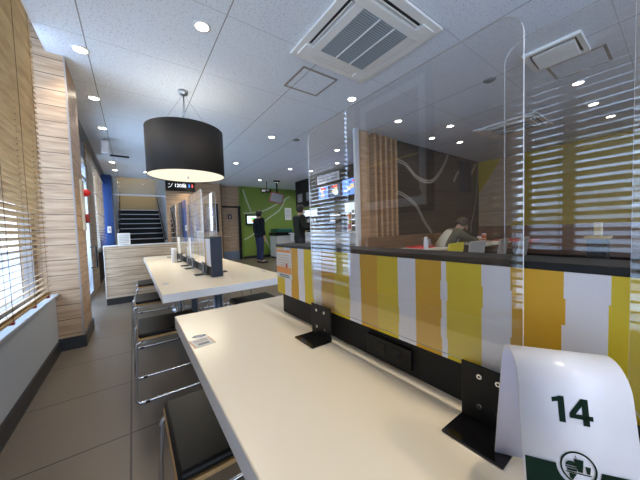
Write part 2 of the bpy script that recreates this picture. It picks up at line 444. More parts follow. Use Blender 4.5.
# ceiling fittings -------------------------------------------------------
def downlight(name, x, y, label, group, power=15, size=.052):
    t = thing(name, label, 'ceiling light', (x, y, CEIL), group)
    g = G(); g.lathe([(size + .014, 0), (size + .014, -.006), (size, -.010), (size - .004, -.004)], (x, y, CEIL), M['paint_white'], 20, caps=False); g.out('trim_ring', t)
    g = G(); g.lathe([(size, -.003), (size * .6, -.004), (.001, -.0045)], (x, y, CEIL), GLOW, 20, caps=False); g.out('bulb', t)
    if power:
        d = bpy.data.lights.new('downlight_lamp', 'SPOT'); d.energy = power; d.color = (1, .86, .66); d.spot_size = 2.1; d.spot_blend = .7; d.shadow_soft_size = .05
        o = bpy.data.objects.new('downlight_lamp', d); COL.objects.link(o); o.location = (x, y, CEIL - .03)
rows = [
    ([(-.29, 3.14), (-.29, 4.15), (-.29, 5.24), (-.29, 7.56), (-.27, 8.46)], 'round recessed downlight in the ceiling row running beside the window wall', 'downlights beside the window wall', 13),
    ([(.54, 2.28)], 'brightest near round downlight in the ceiling before the drum lamp', None, 24),
    ([(.38, 8.38), (1.55, 8.95)], 'small distant downlight in the ceiling before the stairs and pale wood wall', 'downlights before the stairs', 22),
    ([(2.10, 4.29), (2.13, 6.36)], 'small downlight in the ceiling above the aisle right of the long tables', 'downlights above the aisle', 20),
    ([(2.38, 2.51)], 'round downlight in the ceiling just beyond the square hatch', None, 18),
    ([(3.62, 4.31), (4.33, 5.17), (3.60, 6.30), (4.25, 6.24), (3.49, 8.13), (4.15, 8.22)], 'tiny downlight in the ceiling over the counter waiting area', 'downlights over the waiting area', 16),
    ([(3.49, 2.64), (4.72, 2.81), (4.43, 2.31), (5.46, 2.65)], 'round downlight in the ceiling before the dark timber wall', 'downlights before the dark wall', 5),
    ([(4.45, .76), (5.44, .77), (6.33, .70)], 'round downlight in the ceiling row above the far yellow seating area', 'downlights above the yellow seating area', 9),
]
for pts, lab, grp, pw in rows:
    for (x, y) in pts: downlight('recessed_downlight', x, y, lab, grp, pw)
# two more rows behind the photographer light the near table
for (x, y) in ((.54, -.2), (.54, -1.5)): downlight('recessed_downlight', x, y, 'round downlight in the ceiling over the near table behind the viewer', 'downlights behind the viewer', 24)

def cassette(x0, x1, y0, y1, label):
    """four-way ceiling air conditioner"""
    t = thing('air_conditioner', label, 'air conditioner', ((x0 + x1) / 2, (y0 + y1) / 2, CEIL)); z = CEIL - .0012
    w, h = x1 - x0, y1 - y0
    g = G()
    o_, i_ = .0, .175
    def ring(g, a, b, z0, z1, m, bev=0):
        g.box(x0 + a, x1 - a, y0 + a, y0 + b, z0, z1, m, bev); g.box(x0 + a, x1 - a, y1 - b, y1 - a, z0, z1, m, bev)
        g.box(x0 + a, x0 + b, y0 + b, y1 - b, z0, z1, m, bev); g.box(x1 - b, x1 - a, y0 + b, y1 - b, z0, z1, m, bev)
    ring(g, 0, .07, z - .022, z, M['ac_white'], .006)
    ring(g, .125, .205, z - .034, z, M['ac_white'], .004)
    for cx, cy in ((x0, y0), (x0, y1), (x1, y0), (x1, y1)):
        sx = 1 if cx == x0 else -1; sy = 1 if cy == y0 else -1
        xa, xb = sorted((cx + sx * .05, cx + sx * .20)); ya, yb = sorted((cy + sy * .05, cy + sy * .20))
        g.box(xa, xb, ya, yb, z - .032, z, M['ac_white'], .004)
    g.out('casing', t)
    g = G(); g.box(x0 + .06, x1 - .06, y0 + .06, y1 - .06, z - .006, z - .002, M['ac_dark']); g.out('air_slot', t)
    g = G(); g.box(x0 + .205, x1 - .205, y0 + .205, y1 - .205, z - .036, z - .02, M['ac_grille'])
    n = 26; X0, X1, Y0, Y1 = x0 + .205, x1 - .205, y0 + .205, y1 - .205
    for k in range(n):
        yy = Y0 + (k + .5) * (Y1 - Y0) / n; g.box(X0, X1, yy - .0035, yy + .0035, z - .039, z - .036, M['grille_line'])
    for f in (1 / 3, 2 / 3):
        xx = X0 + f * (X1 - X0); g.box(xx - .006, xx + .006, Y0, Y1, z - .044, z - .036, M['ac_white'])
    g.out('grille', t)
    for sd, (a, b, c, d) in enumerate(((x0 + .2, x1 - .2, y0 + .072, y0 + .118), (x0 + .2, x1 - .2, y1 - .118, y1 - .072), (x0 + .072, x0 + .118, y0 + .2, y1 - .2), (x1 - .118, x1 - .072, y0 + .2, y1 - .2))):
        g = G(); cx, cy = (a + b) / 2, (c + d) / 2
        nw = .5 if sd in (0, 2) else .82; kx, ky = (.97, nw) if sd < 2 else (nw, .97)
        g.box((a - cx) * kx, (b - cx) * kx, (c - cy) * ky, (d - cy) * ky, -.002, .002, M['ac_white'])
        o = g.out('louver', t); ang = .35
        mt = Matrix.Translation((cx, cy, z - .028)) @ (Matrix.Rotation(ang if sd == 0 else -ang, 4, 'X') if sd < 2 else Matrix.Rotation(-ang if sd == 2 else ang, 4, 'Y'))
        if sd in (1, 3): mt = Matrix.Translation((cx, cy, z - .022)) 
        o.data.transform(mt)
    return t
cassette(1.275, 2.205, 1.20, 2.155, 'large white four-way ceiling air conditioner above the nearer table')
cassette(5.0, 5.85, 1.30, 2.2, 'distant ceiling air conditioner near the dark timber wall')
# smaller one-way unit above the seating area
t = thing('air_conditioner', 'small white one-way ceiling air conditioner beside a square hatch, seen through the screen', 'air conditioner', (3.44, .75, CEIL))
g = G(); z = CEIL - .0012
g.box(3.23, 3.27, .54, .965, z - .03, z, M['ac_white'], .005); g.box(3.62, 3.665, .54, .965, z - .03, z, M['ac_white'], .005)
g.box(3.27, 3.62, .54, .575, z - .03, z, M['ac_white']); g.box(3.27, 3.62, .925, .965, z - .03, z, M['ac_white'])
g.out('casing', t)
g = G(); g.box(3.25, 3.64, .56, .94, z - .005, z - .002, M['ac_dark']); g.out('air_slot', t)
g = G(); g.box(-.13, .13, -.155, .155, -.012, .012, M['ac_white'], .006, mtx=Matrix.Translation((3.455, .75, z - .03)) @ Matrix.Rotation(.12, 4, 'Y')); g.out('louver', t)

def hatch(x0, x1, y0, y1, label):
    t = thing('ceiling_hatch', label, 'hatch', ((x0 + x1) / 2, (y0 + y1) / 2, CEIL), )
    g = G(); w = .024; z0, z1 = CEIL - .004, CEIL
    g.box(x0, x1, y0, y0 + w, z0, z1, M['grey_frame']); g.box(x0, x1, y1 - w, y1, z0, z1, M['grey_frame'])
    g.box(x0, x0 + w, y0 + w, y1 - w, z0, z1, M['grey_frame']); g.box(x1 - w, x1, y0 + w, y1 - w, z0, z1, M['grey_frame']); g.out('hatch_frame', t)
    g = G(); g.box(x0 + w, x1 - w, y0 + w, y1 - w, CEIL - .002, CEIL, CEILM); g.out('hatch_panel', t)
hatch(1.495, 1.95, 2.27, 2.70, 'square ceiling inspection hatch with thin brown frame next to the big air conditioner')
hatch(3.71, 4.14, .445, .89, 'square ceiling hatch with a brown frame beside the small air conditioner')
g = G(); g.box(-.29, .03, 6.87, 6.95, CEIL - .02, CEIL - .001, M['black'], .004); tag(g.out('slot_diffuser'), 'short black slot air diffuser in the ceiling near the windows', 'air vent')
t = thing('wall_speaker', 'white box speaker hanging from the ceiling by the window wall', 'speaker', (-.29, 5.85, CEIL))
g = G(); g.box(-.35, -.25, 5.72, 5.86, 2.46, 2.67, M['plastic_white'], .01); g.out('speaker_box', t)
g = G(); g.box(-.31, -.28, 5.78, 5.82, 2.66, CEIL, M['steel']); g.out('bracket', t)
for x, y, l_ in ((3.44, 1.33, 'pale grey round ceiling disc seen through the upper edge of the near screen'), (2.55, 4.2, 'pale grey round ceiling disc over the aisle')):
    g = G(); g.lathe([(.001, -.014), (.05, -.013), (.065, -.004), (.066, 0)], (x, y, CEIL), M['grey_mid'], 20, caps=False); tag(g.out('ceiling_disc'), l_, 'ceiling fitting')

# drum lamp ----------------------------------------------------------------
LX, LY, LR = .568, 3.43, .41
t = thing('pendant_lamp', 'large dark brown drum pendant lamp hanging over the second long table', 'pendant lamp', (LX, LY, CEIL))
g = G(); g.lathe([(.001, 0), (.05, 0), (.05, -.035), (.001, -.035)], (LX, LY, CEIL), M['steel'], 24, caps=False); g.out('canopy', t)
g = G(); g.cyl((LX, LY, CEIL - .03), (LX, LY, 2.24), .009, M['steel']); g.out('stem', t)
g = G()
g.lathe([(LR - .004, 0), (LR, 0), (LR, .525), (LR - .004, .525), (LR - .004, 0)], (LX, LY, 1.72), M['shade_brown'], 72, caps=False)
sh = g.out('lamp_shade', t)
g = G(); g.lathe([(.001, .002), (LR * .5, .002), (LR - .006, .004), (LR - .005, .010), (.001, .010)], (LX, LY, 1.725), DIFFUSER, 72, caps=False); g.out('diffuser', t)
for a in (.3, 2.4, 4.5):
    g = G(); g.cyl((LX, LY, CEIL - .03), (LX + (LR - .01) * math.cos(a), LY + (LR - .01) * math.sin(a), 2.24), .0016, M['grey_mid'], seg=6); g.out('wire', t)
g = G(); g.lathe([(.001, 0), (.018, -.004), (.02, -.016), (.001, -.03)], (LX, LY, 1.727), M['steel'], 12, caps=False); g.out('finial', t)
dl = bpy.data.lights.new('drum_light', 'AREA'); dl.shape = 'DISK'; dl.size = .7; dl.energy = 6; dl.color = (1, .9, .72)
o = bpy.data.objects.new('drum_light', dl); COL.objects.link(o); o.location = (LX, LY, 1.715)
dl = bpy.data.lights.new('drum_up_light', 'POINT'); dl.energy = 4; dl.color = (1, .93, .8); dl.shadow_soft_size = .12
o = bpy.data.objects.new('drum_up_light', dl); COL.objects.link(o); o.location = (LX, LY, 2.15)

# ================================================================= BLINDS
def blind(y0, y1, label, ladders, bm_=None, z0=.60, z1=2.88, X=-.575, pitch=.0385, w=.048, tilt=-.36):
    WB = bm_ or W_BLIND
    t = thing('wooden_blind', label, 'blind', (X, (y0 + y1) / 2, z1), 'wooden slat blinds on the window wall')
    g = G(); z = z0 + .03
    while z < z1 - .05:
        g.box(-w / 2, w / 2, y0, y1, -.0017, .0017, WB, mtx=Matrix.Translation((X, 0, z)) @ Matrix.Rotation(tilt, 4, 'Y'))
        for y in ladders: g.box(-.006, .006, y - .009, y + .009, -.0021, .0021, M['bench_brown'], mtx=Matrix.Translation((X, 0, z)) @ Matrix.Rotation(tilt, 4, 'Y'))
        z += pitch
    g.out('slats', t)
    g = G(); g.box(X - .022, X + .022, y0, y1, z0, z0 + .018, WB, bev=.003); g.out('bottom_rail', t)
    g = G(); g.box(X - .028, X + .028, y0, y1, z1 - .05, z1, WB); g.out('head_rail', t)
    for y in ladders:
        g = G()
        for dx in (-w / 2 - .001, w / 2 + .001): g.cyl((X + dx, y, z0), (X + dx, y, z1 - .04), .0013, M['bench_brown'], seg=5)
        g.cyl((X, y + .01, z0), (X, y + .01, z1 - .04), .001, M['bench_brown'], seg=5)
        g.out('ladder_cord', t)
        g = G(); g.box(X - .012, X + .03, y - .012, y + .012, z0 - .012, z0 + .004, M['red_dark'], .003); g.out('cord_clip', t)
    return t
blind(1.69, 2.96, 'tall wooden slat blind on the window beside the wood-clad pillar', [2.12, 2.52, 2.86])
blind(-.80, .585, 'wooden slat blind on the window beside the framed picture, seen mirrored in the screen', [-.6, -.1, .36])
blind(-2.2, -.84, 'wooden slat blind on the window behind the viewer', [-2.0, -1.5, -1.0])
blind(7.4, 9.1, 'far wooden slat blind on the window next to the blue wall', [7.8, 8.4, 8.9], bm_=W_GREY, z0=.74, z1=2.48, X=-.60)

# framed picture on the pier between the windows
t = thing('framed_picture', 'dark framed picture with pale mat hanging on the pier between windows, mirrored in the screen', 'picture', (-.58, 1.22, 1.15))
y0, y1, z0, z1 = .90, 1.56, 1.15, 2.05; X = -.598
g = G()
for a, b, c, d in ((y0, y0 + .04, z0, z1), (y1 - .04, y1, z0, z1), (y0, y1, z0, z0 + .04), (y0, y1, z1 - .04, z1)): g.box(X, X + .03, a, b, c, d, M['black_soft'], .002)
g.out('picture_frame', t)
g = G(); g.box(X, X + .010, y0 + .03, y1 - .03, z0 + .03, z1 - .03, M['mat_board']); g.out('mat_board', t)
g = G(); g.box(X + .010, X + .012, y0 + .10, y1 - .10, z0 + .10, z1 - .10, M['poster_bg'])
g.prism([(X + .0125, .98, 1.26), (X + .0125, 1.48, 1.26), (X + .0125, 1.3, 1.44), (X + .0125, 1.2, 1.38), (X + .0125, 1.1, 1.5)], (.001, 0, 0), M['mountain'])
g.box(X + .0125, X + .0135, 1.0, 1.46, 1.52, 1.535, M['yellow'])
for k in range(60):
    a = random.uniform(0, 2 * PI); rr = .19 * math.sqrt(random.random())
    cy, cz = 1.23 + rr * math.cos(a), 1.74 + rr * math.sin(a); s_ = random.uniform(.012, .03)
    g.prism([(X + .0125, cy + s_ * math.cos(q + a), cz + s_ * .5 * math.sin(q + a)) for q in (0, 1.2, 2.4, 3.6, 4.8)], (.001, 0, 0), M['leaf'])
g.out('print', t)

# fire alarm unit on the pillar
t = thing('fire_alarm', 'fire alarm unit with red dome lamp on the far side of the wood-clad pillar', 'fire alarm', (-.42, 3.85, 1.1))
g = G(); g.box(-.425, -.405, 3.70, 3.86, 1.12, 1.66, M['plastic_cream'], .004); g.out('back_plate', t)
g = G(); g.sph((-.398, 3.83, 1.53), .045, M['red'], (1.1, 1, .9)); g.out('dome_lamp', t)
g = G(); g.cyl((-.405, 3.83, 1.25), (-.375, 3.83, 1.25), .05, M['red_dark']); g.out('bell', t)

# ================================================================= FAR LEFT: partition, stairs
g = G(); g.box(-.36, .95, 5.03, 5.12, .10, .885, W_GREY); 
p = tag(g.out('low_partition'), 'low pale wood-clad partition wall across the aisle before the stairs', 'partition')
g = G(); g.box(-.365, .955, 5.02, 5.13, .885, .90, M['paint_white'], .003); g.box(-.365, -.355, 5.02, 5.13, .10, .885, M['paint_white']); g.out('edge_trim', p)
g = G(); g.box(-.362, .952, 5.028, 5.125, 0, .10, M['skirting']); g.out('skirting', p)
t = thing('notice_board', 'small white notice stand on top of the low wood partition', 'sign', (-.11, 5.08, .90))
g = G(); g.box(-.19, -.03, 5.075, 5.08, .905, 1.085, M['paper'], mtx=None); g.out('notice_sheet', t)
g = G(); g.box(-.16, -.06, 5.05, 5.10, .90, .906, M['grey_mid']); g.out('foot', t)
g = G()
for k in range(5): g.box(-.17, -.05, 5.073, 5.075, 1.04 - k * .026, 1.046 - k * .026, M['grey_mid'])
g.out('print_lines', t)

# staircase
st = thing('staircase', 'dark staircase rising behind the low partition with pale step nosings', 'stairs', (.26, 9.5, 0))
g = G(); nn = 11
for k in range(nn): g.box(-.378, .898, 9.5 + .27 * k, 13.295, .18 * k, .18 * (k + 1), M['black_soft'])
g.out('steps', st)
for k in range(nn):
    g = G(); g.box(-.36, .88, 9.485 + .27 * k, 9.53 + .27 * k, .18 * (k + 1) - .012, .18 * (k + 1) + .012, M['paint_white']); g.out('nosing', st)
for side, X in (('l', -.30), ('r', .84)):
    hr = thing('handrail', 'metal handrail on the %s side of the dark staircase' % ('left' if side == 'l' else 'right'), 'handrail', (X, 9.6, .9))
    g = G(); g.tube([(X, 9.45, .85), (X, 9.5 + .27 * 10, .85 + .18 * 10)], .016, M['black_soft']); g.out('rail', hr)
    for k in range(0, 11, 2):
        g = G(); sx = -.05 if side == 'l' else .04
        g.sph((X + sx * .6, 9.5 + .27 * k, .83 + .18 * k), .03, M['plastic_white']); g.out('bracket', hr)
t = thing('glass_smoke_screen', 'clear glass smoke curtain with metal bottom rail hanging above the stair opening', 'glass panel', (.26, 9.4, CEIL))
g = G(); g.box(-.38, .90, 9.41, 9.42, 2.22, CEIL, SMOKE_GLASS); g.out('pane', t)
g = G(); g.box(-.38, .90, 9.40, 9.43, 2.19, 2.23, M['steel']); g.out('bottom_rail', t)
g = G(); g.box(-.60 + .17, -.40 + .03, 9.188, 9.198, 0, .1, M['skirting']); 
g.bm.clear(); g.box(-.545, -.46, 9.18, 9.2, 1.12, 1.30, M['plastic_white'], .004); g.box(-.515, -.49, 9.172, 9.182, 1.18, 1.24, M['grey_mid']); tag(g.out('light_switch'), 'small white switch plate on the blue wall', 'switch')
# warm area lamp high over the upper stairs
lamp = bpy.data.lights.new('stair_light', 'AREA'); lamp.energy = 9; lamp.size = .8; lamp.color = (1, .85, .6)
o = bpy.data.objects.new('stair_light', lamp); COL.objects.link(o); o.location = (.26, 12.4, 4.0)

# hanging sign
t = thing('hanging_sign', 'black hanging sign reading 120 seats with arrow and blue and red figures', 'sign', (1.3, 9.28, CEIL))
g = G(); g.box(.90, 1.72, 9.27, 9.30, 2.38, CEIL - .01, M['black'], .004); g.out('board', t)
RX = Matrix.Rotation(PI / 2, 4, 'X')
text_obj('lettering', '120席', .14, SIGN_LIT, t, Matrix.Translation((1.31, 9.267, 2.50)) @ RX, bold=.0015)
g = G(); g.tube([(.97, 9.266, 2.47), (1.02, 9.266, 2.50), (1.04, 9.266, 2.50), (1.06, 9.266, 2.55), (1.09, 9.266, 2.60)], .006, SIGN_LIT, 6); g.sph((1.00, 9.266, 2.58), .012, SIGN_LIT); g.out('stair_arrow', t)
for x, m_ in ((1.56, SIGN_BLUE), (1.65, SIGN_RED)):
    g = G(); g.sph((x, 9.266, 2.595), .016, m_, (1, .3, 1)); g.box(x - .02, x + .02, 9.262, 9.268, 2.50, 2.575, m_); g.out('figure', t)

# framed dark screen on wood wall
t = thing('wall_poster', 'tall dark framed poster on the pale wood wall right of the hanging sign', 'poster', (2.2, 9.33, 1.05))
g = G(); g.box(1.96, 2.43, 9.32, 9.35, 1.05, 2.02, M['black'], .004); g.out('frame', t)
g = G(); g.box(2.0, 2.39, 9.314, 9.322, 1.09, 1.98, M['anthracite']); 
g.box(2.20, 2.36, 9.31, 9.315, 1.15, 1.45, M['print_green']); g.box(2.05, 2.2, 9.31, 9.315, 1.5, 1.9, M['steel_blue']); g.out('print', t)
g = G(); g.box(2.86, 3.0, 9.69, 9.70, 1.50, 1.68, M['ink'])
p = tag(g.out('door_sign'), 'small dark square toilet sign on the grey-brown door', 'sign')
g = G(); g.sph((2.93, 9.686, 1.635), .014, M['paper'], (1, .3, 1)); g.box(2.915, 2.945, 9.683, 9.69, 1.53, 1.61, M['paper']); g.out('figure', p)
g = G(); g.box(2.55, 2.82, 9.28, 9.345, .88, .90, M['plastic_cream'], .003); tag(g.out('wall_ledge'), 'small pale ledge projecting beside the grey-brown door', 'shelf')

# green wall lines + things
def ribbon(pts, w, m, plane, name, parent=None, dots=False):
    """flat painted line on a wall; plane = ('Y', value)"""
    g = G(); P_ = []
    n = len(pts)
    for i in range(n - 1):           # Catmull-Rom
        p0 = Vector(pts[max(i - 1, 0)]); p1 = Vector(pts[i]); p2 = Vector(pts[i + 1]); p3 = Vector(pts[min(i + 2, n - 1)])
        for k in range(12):
            q = k / 12
            P_.append(.5 * ((2 * p1) + (-p0 + p2) * q + (2 * p0 - 5 * p1 + 4 * p2 - p3) * q * q + (-p0 + 3 * p1 - 3 * p2 + p3) * q ** 3))
    P_.append(Vector(pts[-1]))
    def V(a): return (a.x, plane, a.y)
    if dots:     # little hexagon loops like chain links
        last = P_[0]; i = 0; out = [P_[0]]
        for p in P_[1:]:
            while (p - last).length > w * .8:
                last = last + (p - last).normalized() * w * .8; out.append(last)
        for i, c in enumerate(out):
            t_ = (out[min(i + 1, len(out) - 1)] - out[max(i - 1, 0)]).normalized(); nn_ = Vector((-t_.y, t_.x))
            for sgn in (-1, 1):
                cc = c + nn_ * w * .33 * sgn
                g.prism([V(cc + t_ * w * .22 + nn_ * w * .16), V(cc - t_ * w * .22 + nn_ * w * .16), V(cc - t_ * w * .22 - nn_ * w * .16), V(cc + t_ * w * .22 - nn_ * w * .16)], (0, -.003, 0), m)
    else:
        for a, b in zip(P_, P_[1:]):
            t_ = (b - a).normalized(); nn_ = Vector((-t_.y, t_.x)) * w / 2
            g.poly([V(a + nn_), V(b + nn_), V(b - nn_), V(a - nn_)], m)
    return g.out(name, parent, recalc=False)
mu = thing('wall_mural', 'green wall mural of long curving pale line strokes', 'wall graphic', (4.3, 9.59, 1.0))
for L in ([(3.42, 2.6), (3.55, 2.2), (3.72, 1.75)], [(3.40, 1.72), (3.8, 1.74), (4.3, 1.85), (4.9, 2.15), (5.4, 2.42)],
          [(5.2, 2.3), (4.9, 1.85), (4.3, 1.45), (3.8, .95), (3.40, .72)], [(4.25, .75), (4.35, .5), (4.5, .2), (4.62, .12)]):
    ribbon(L, .055, M['mural_white'], 9.594, 'painted_line', mu)
mu = thing('wall_mural', 'dark timber wall decoration of wavy pale chain-like lines', 'wall graphic', (6, 3.24, 1.0))
for L in ([(4.18, 2.33), (4.5, 2.28), (4.85, 2.06), (5.3, 2.0), (5.6, 2.12), (5.95, 2.45), (6.1, 2.68)],
          [(4.20, 1.72), (4.5, 1.64), (4.85, 1.45), (5.1, 1.15), (5.4, .88)],
          [(6.38, 2.10), (6.6, 2.34), (6.9, 2.40), (7.2, 2.32), (7.45, 2.55), (7.5, 2.65)]):
    ribbon(L, .066, M['chain_white'], 3.245, 'chain_line', mu, dots=True)
ribbon([(7.6, 2.68), (7.62, 2.3), (7.5, 1.6), (7.28, 1.1), (7.22, .8)], .035, M['mural_grey'], 3.245, 'thin_line', mu)
g = G(); g.box(6.6, 7.3, 3.235, 3.25, 1.8, 2.5, M['mural_grey']); g.bm.clear()
g.box(6.62, 7.25, 3.238, 3.25, 1.85, 2.62, M['anthracite'], .003); tag(g.out('wall_panel'), 'dark blue-grey square panel on the dark timber wall', 'wall panel')

# order kiosk screen on green wall
t = thing('wall_monitor', 'small lit monitor with white and green picture on the green wall', 'monitor', (3.68, 9.56, 1.3))
g = G(); g.box(3.48, 3.92, 9.53, 9.60, 1.28, 1.66, M['black'], .006); g.out('bezel', t)
g = G(); g.box(3.52, 3.88, 9.524, 9.532, 1.33, 1.61, SCREEN_WHITE); g.box(3.68, 3.82, 9.520, 9.526, 1.38, 1.54, SCREEN_GREEN); g.box(3.70, 3.76, 9.517, 9.522, 1.40, 1.46, SCREEN_RED); g.out('screen', t)
g = G(); g.box(5.15, 5.45, 9.58, 9.60, 1.45, 1.95, M['paper']); 
p = tag(g.out('wall_notice'), 'white paper notice on the green wall behind the man at the counter', 'notice')
g = G()
for k in range(6): g.box(5.19, 5.41, 9.576, 9.58, 1.86 - k * .06, 1.875 - k * .06, M['grey_mid'])
g.out('print_lines', p)

# ================================================================= COUNTER ZONE
sc = thing('service_counter', 'long white service counter behind the striped divider', 'counter', (4.55, 6.2, 0))
g = G(); g.box(4.34, 4.95, 3.9, 7.75, .08, .90, M['paint_white']); g.out('cabinet', sc)
g = G(); g.box(4.30, 4.98, 3.9, 7.8, .90, .94, M['plastic_white'], .006); g.out('countertop', sc)
g = G(); g.box(4.38, 4.93, 3.92, 7.73, 0, .08, M['skirting']); g.out('kick_plate', sc)
g = G(); g.box(4.325, 4.34, 4.0, 7.7, .62, .66, M['steel']); g.out('ledge', sc)
t = thing('waste_station', 'white waste station with dark green top against the green wall', 'cabinet', (4.6, 8.85, 0))
g = G(); g.box(4.26, 4.95, 8.6, 9.2, .06, .84, M['paint_white'], .01); g.out('cabinet', t)
g = G(); g.box(4.24, 4.97, 8.58, 9.22, .84, .96, M['black'], .01); g.out('top_band', t)
g = G(); g.box(4.28, 4.93, 8.62, 9.18, .96, 1.10, M['teal'], .02); g.out('lid', t)
g = G(); g.box(4.3, 4.9, 8.62, 9.18, 0, .06, M['skirting']); g.out('plinth', t)
# black header over counter
g = G(); g.box(4.75, 4.95, 3.9, 8.0, 1.80, CEIL, M['black_soft']); 
hd = struct(g.out('wall_kitchen_header'))
def menu(y0, y1, z0, z1, label, m_, items):
    t = thing('menu_monitor', label, 'monitor', (4.64, (y0 + y1) / 2, z0)); X = 4.64
    g = G(); g.box(X, X + .06, y0, y1, z0, z1, M['black'], .006); g.box(X + .06, 4.75, (y0 + y1) / 2 - .1, (y0 + y1) / 2 + .1, (z0 + z1) / 2 - .05, (z0 + z1) / 2 + .05, M['black']); g.out('bezel', t)
    g = G(); g.box(X - .004, X, y0 + .02, y1 - .02, z0 + .02, z1 - .02, m_); g.out('screen', t)
    g = G(); rnd = random.Random(int(y0 * 100))
    for k in range(items):
        a = y0 + .1 + rnd.random() * (y1 - y0 - .3); c = z0 + .06 + rnd.random() * (z1 - z0 - .16)
        g.box(X - .008, X - .004, a, a + rnd.uniform(.06, .16), c, c + rnd.uniform(.03, .09), rnd.choice([SCREEN_FOOD, SCREEN_WHITE, SCREEN_FOOD, SCREEN_DARK]))
    g.box(X - .009, X - .004, (y0 + y1) / 2 - .12, (y0 + y1) / 2 + .12, z1 - .11, z1 - .06, SCREEN_RED)
    g.out('menu_pictures', t)
menu(5.42, 5.92, 1.90, 2.30, 'dark menu monitor between the two bright blue ones', SCREEN_DARK, 14)
menu(5.96, 6.46, 1.90, 2.30, 'blue menu monitor on the left end above the counter', SCREEN_BLUE, 9)
menu(4.30, 5.36, 1.89, 2.34, 'large bright blue menu monitor nearest the slatted screen', SCREEN_BLUE, 22)
t = thing('overhead_sign', 'white sign panel hanging just above the menu monitors', 'sign', (4.6, 5.9, 2.6))
g = G(); g.box(4.59, 4.61, 5.42, 6.44, 2.36, 2.60, M['plastic_white'], .003); g.out('board', t)
g = G()
for k, (a, b) in enumerate(((5.5, 5.8), (5.86, 6.0), (6.06, 6.36))): g.box(4.585, 4.59, a, b, 2.50, 2.53, M['grey_mid']); g.box(4.585, 4.59, a, b - .04, 2.42, 2.45, M['grey_mid'])
g.out('print_lines', t)
for y in (5.6, 6.3):
    g = G(); g.cyl((4.6, y, 2.6), (4.6, y, CEIL), .006, M['steel'], seg=6); g.out('hanger', t)
for k, (y, l_) in enumerate(((7.0, 'small grey notice on the black header, nearer the menus'), (7.55, 'small grey notice on the black header, farther from the menus'))):
    g = G(); g.box(4.738, 4.75, y, y + .3, 1.98, 2.26, M['grey_mid'], .003); tag(g.out('header_notice'), l_, 'notice')
# pair of monitors hung from a pole
t = thing('hanging_monitor', 'tilted grey monitor with red rim hanging from a black ceiling pole', 'monitor', (4.05, 8.0, CEIL))
g = G(); g.cyl((4.03, 8.0, CEIL), (4.03, 8.0, 2.1), .03, M['black'], seg=10); g.box(3.93, 4.13, 7.95, 8.05, CEIL - .04, CEIL, M['black']); g.out('pole', t)
mt = Matrix.Translation((3.98, 7.95, 2.12)) @ Matrix.Rotation(-.5, 4, 'Z') @ Matrix.Rotation(.25, 4, 'Y')
g = G(); g.box(-.22, .22, -.025, .025, -.17, .17, M['red_dark'], .004, mtx=mt); g.out('rim', t)
g = G(); g.box(-.19, .19, -.032, -.024, -.14, .14, M['grey_mid'], mtx=mt); g.out('back_cover', t)
t = thing('wall_camera_unit', 'black and white box unit hanging from the ceiling before the green wall', 'device', (3.7, 8.2, 2.5))
g = G(); g.box(3.56, 3.86, 8.1, 8.3, 2.32, 2.44, M['black'], .01); g.out('housing', t)
g = G(); g.box(3.55, 3.66, 8.09, 8.14, 2.33, 2.40, M['plastic_white'], .01); g.box(3.70, 3.80, 8.09, 8.14, 2.35, 2.42, M['steel'], .01); g.out('lens_cover', t)
g = G(); g.cyl((3.75, 8.2, 2.44), (3.75, 8.2, CEIL), .015, M['black'], seg=8); g.out('pole', t)

# kitchen back: lightbox, shelves with stock
g = G(); g.box(6.70, 6.90, 4.2, 9.4, 0, .9, M['steel'], .01)
bc = thing('kitchen_worktable', 'steel kitchen worktable behind the service counter', 'worktable', (6.5, 6.8, 0))
g.bm.clear(); g.box(6.0, 6.75, 4.4, 9.3, .0, .919, M['steel'], .01); g.out('cabinet', bc)
t = thing('kitchen_lightbox', 'bright rectangular lit panel on the kitchen back wall', 'light panel', (6.86, 7.0, 1.6))
g = G(); g.box(6.86, 6.90, 6.3, 7.8, 1.62, 2.02, LIGHTBOX); g.out('lit_face', t)
g = G(); g.box(6.855, 6.895, 6.26, 7.84, 1.58, 1.62, M['steel']); g.box(6.855, 6.895, 6.26, 7.84, 2.02, 2.06, M['steel']); g.out('frame', t)
t = thing('kitchen_shelf', 'steel shelving with bright shelf edges behind the service counter', 'shelf', (6.2, 7.0, .92))
for z in (1.12, 1.32, 1.52):
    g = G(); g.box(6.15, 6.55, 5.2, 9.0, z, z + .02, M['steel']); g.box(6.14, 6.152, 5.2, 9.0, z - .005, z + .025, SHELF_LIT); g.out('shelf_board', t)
for y in (5.2, 6.5, 7.8, 8.98):
    g = G(); g.box(6.2, 6.23, y - .015, y + .015, .92, 1.62, M['steel']); g.out('post', t)
rnd = random.Random(9); mats_ = [M['paper'], M['food_red'], M['black_soft'], M['tan_box'], M['coffee_metal'], M['plastic_white'], M['ink']]
for zi, z in enumerate((1.1415, 1.3415, 1.5415)):
    y = 5.3
    while y < 8.9:
        w = rnd.uniform(.05, .12); h = rnd.uniform(.06, .14); m_ = rnd.choice(mats_)
        if not any(abs(y - q) < .12 for q in (6.5, 7.8)):
            g = G()
            nm = 'paper_cup' if rnd.random() < .5 else 'food_carton'
            if nm == 'paper_cup': g.lathe([(w * .32, 0), (w * .42, h), (w * .44, h + .004), (w * .44, h + .01), (.001, h + .012)], (6.32, y, z), m_, 12, caps=False)
            else: g.box(6.27, 6.37, y - w / 2, y + w / 2, z, z + h, m_, .004)
            tag(g.out(nm), ('stacked paper cup' if nm == 'paper_cup' else 'small food carton') + ' on the %s steel shelf behind the counter' % ('lowest', 'middle', 'top')[zi], 'cup' if nm == 'paper_cup' else 'carton', ('cups' if nm == 'paper_cup' else 'cartons') + ' on the %s kitchen shelf' % ('lowest', 'middle', 'top')[zi])
        y += rnd.uniform(.16, .26)
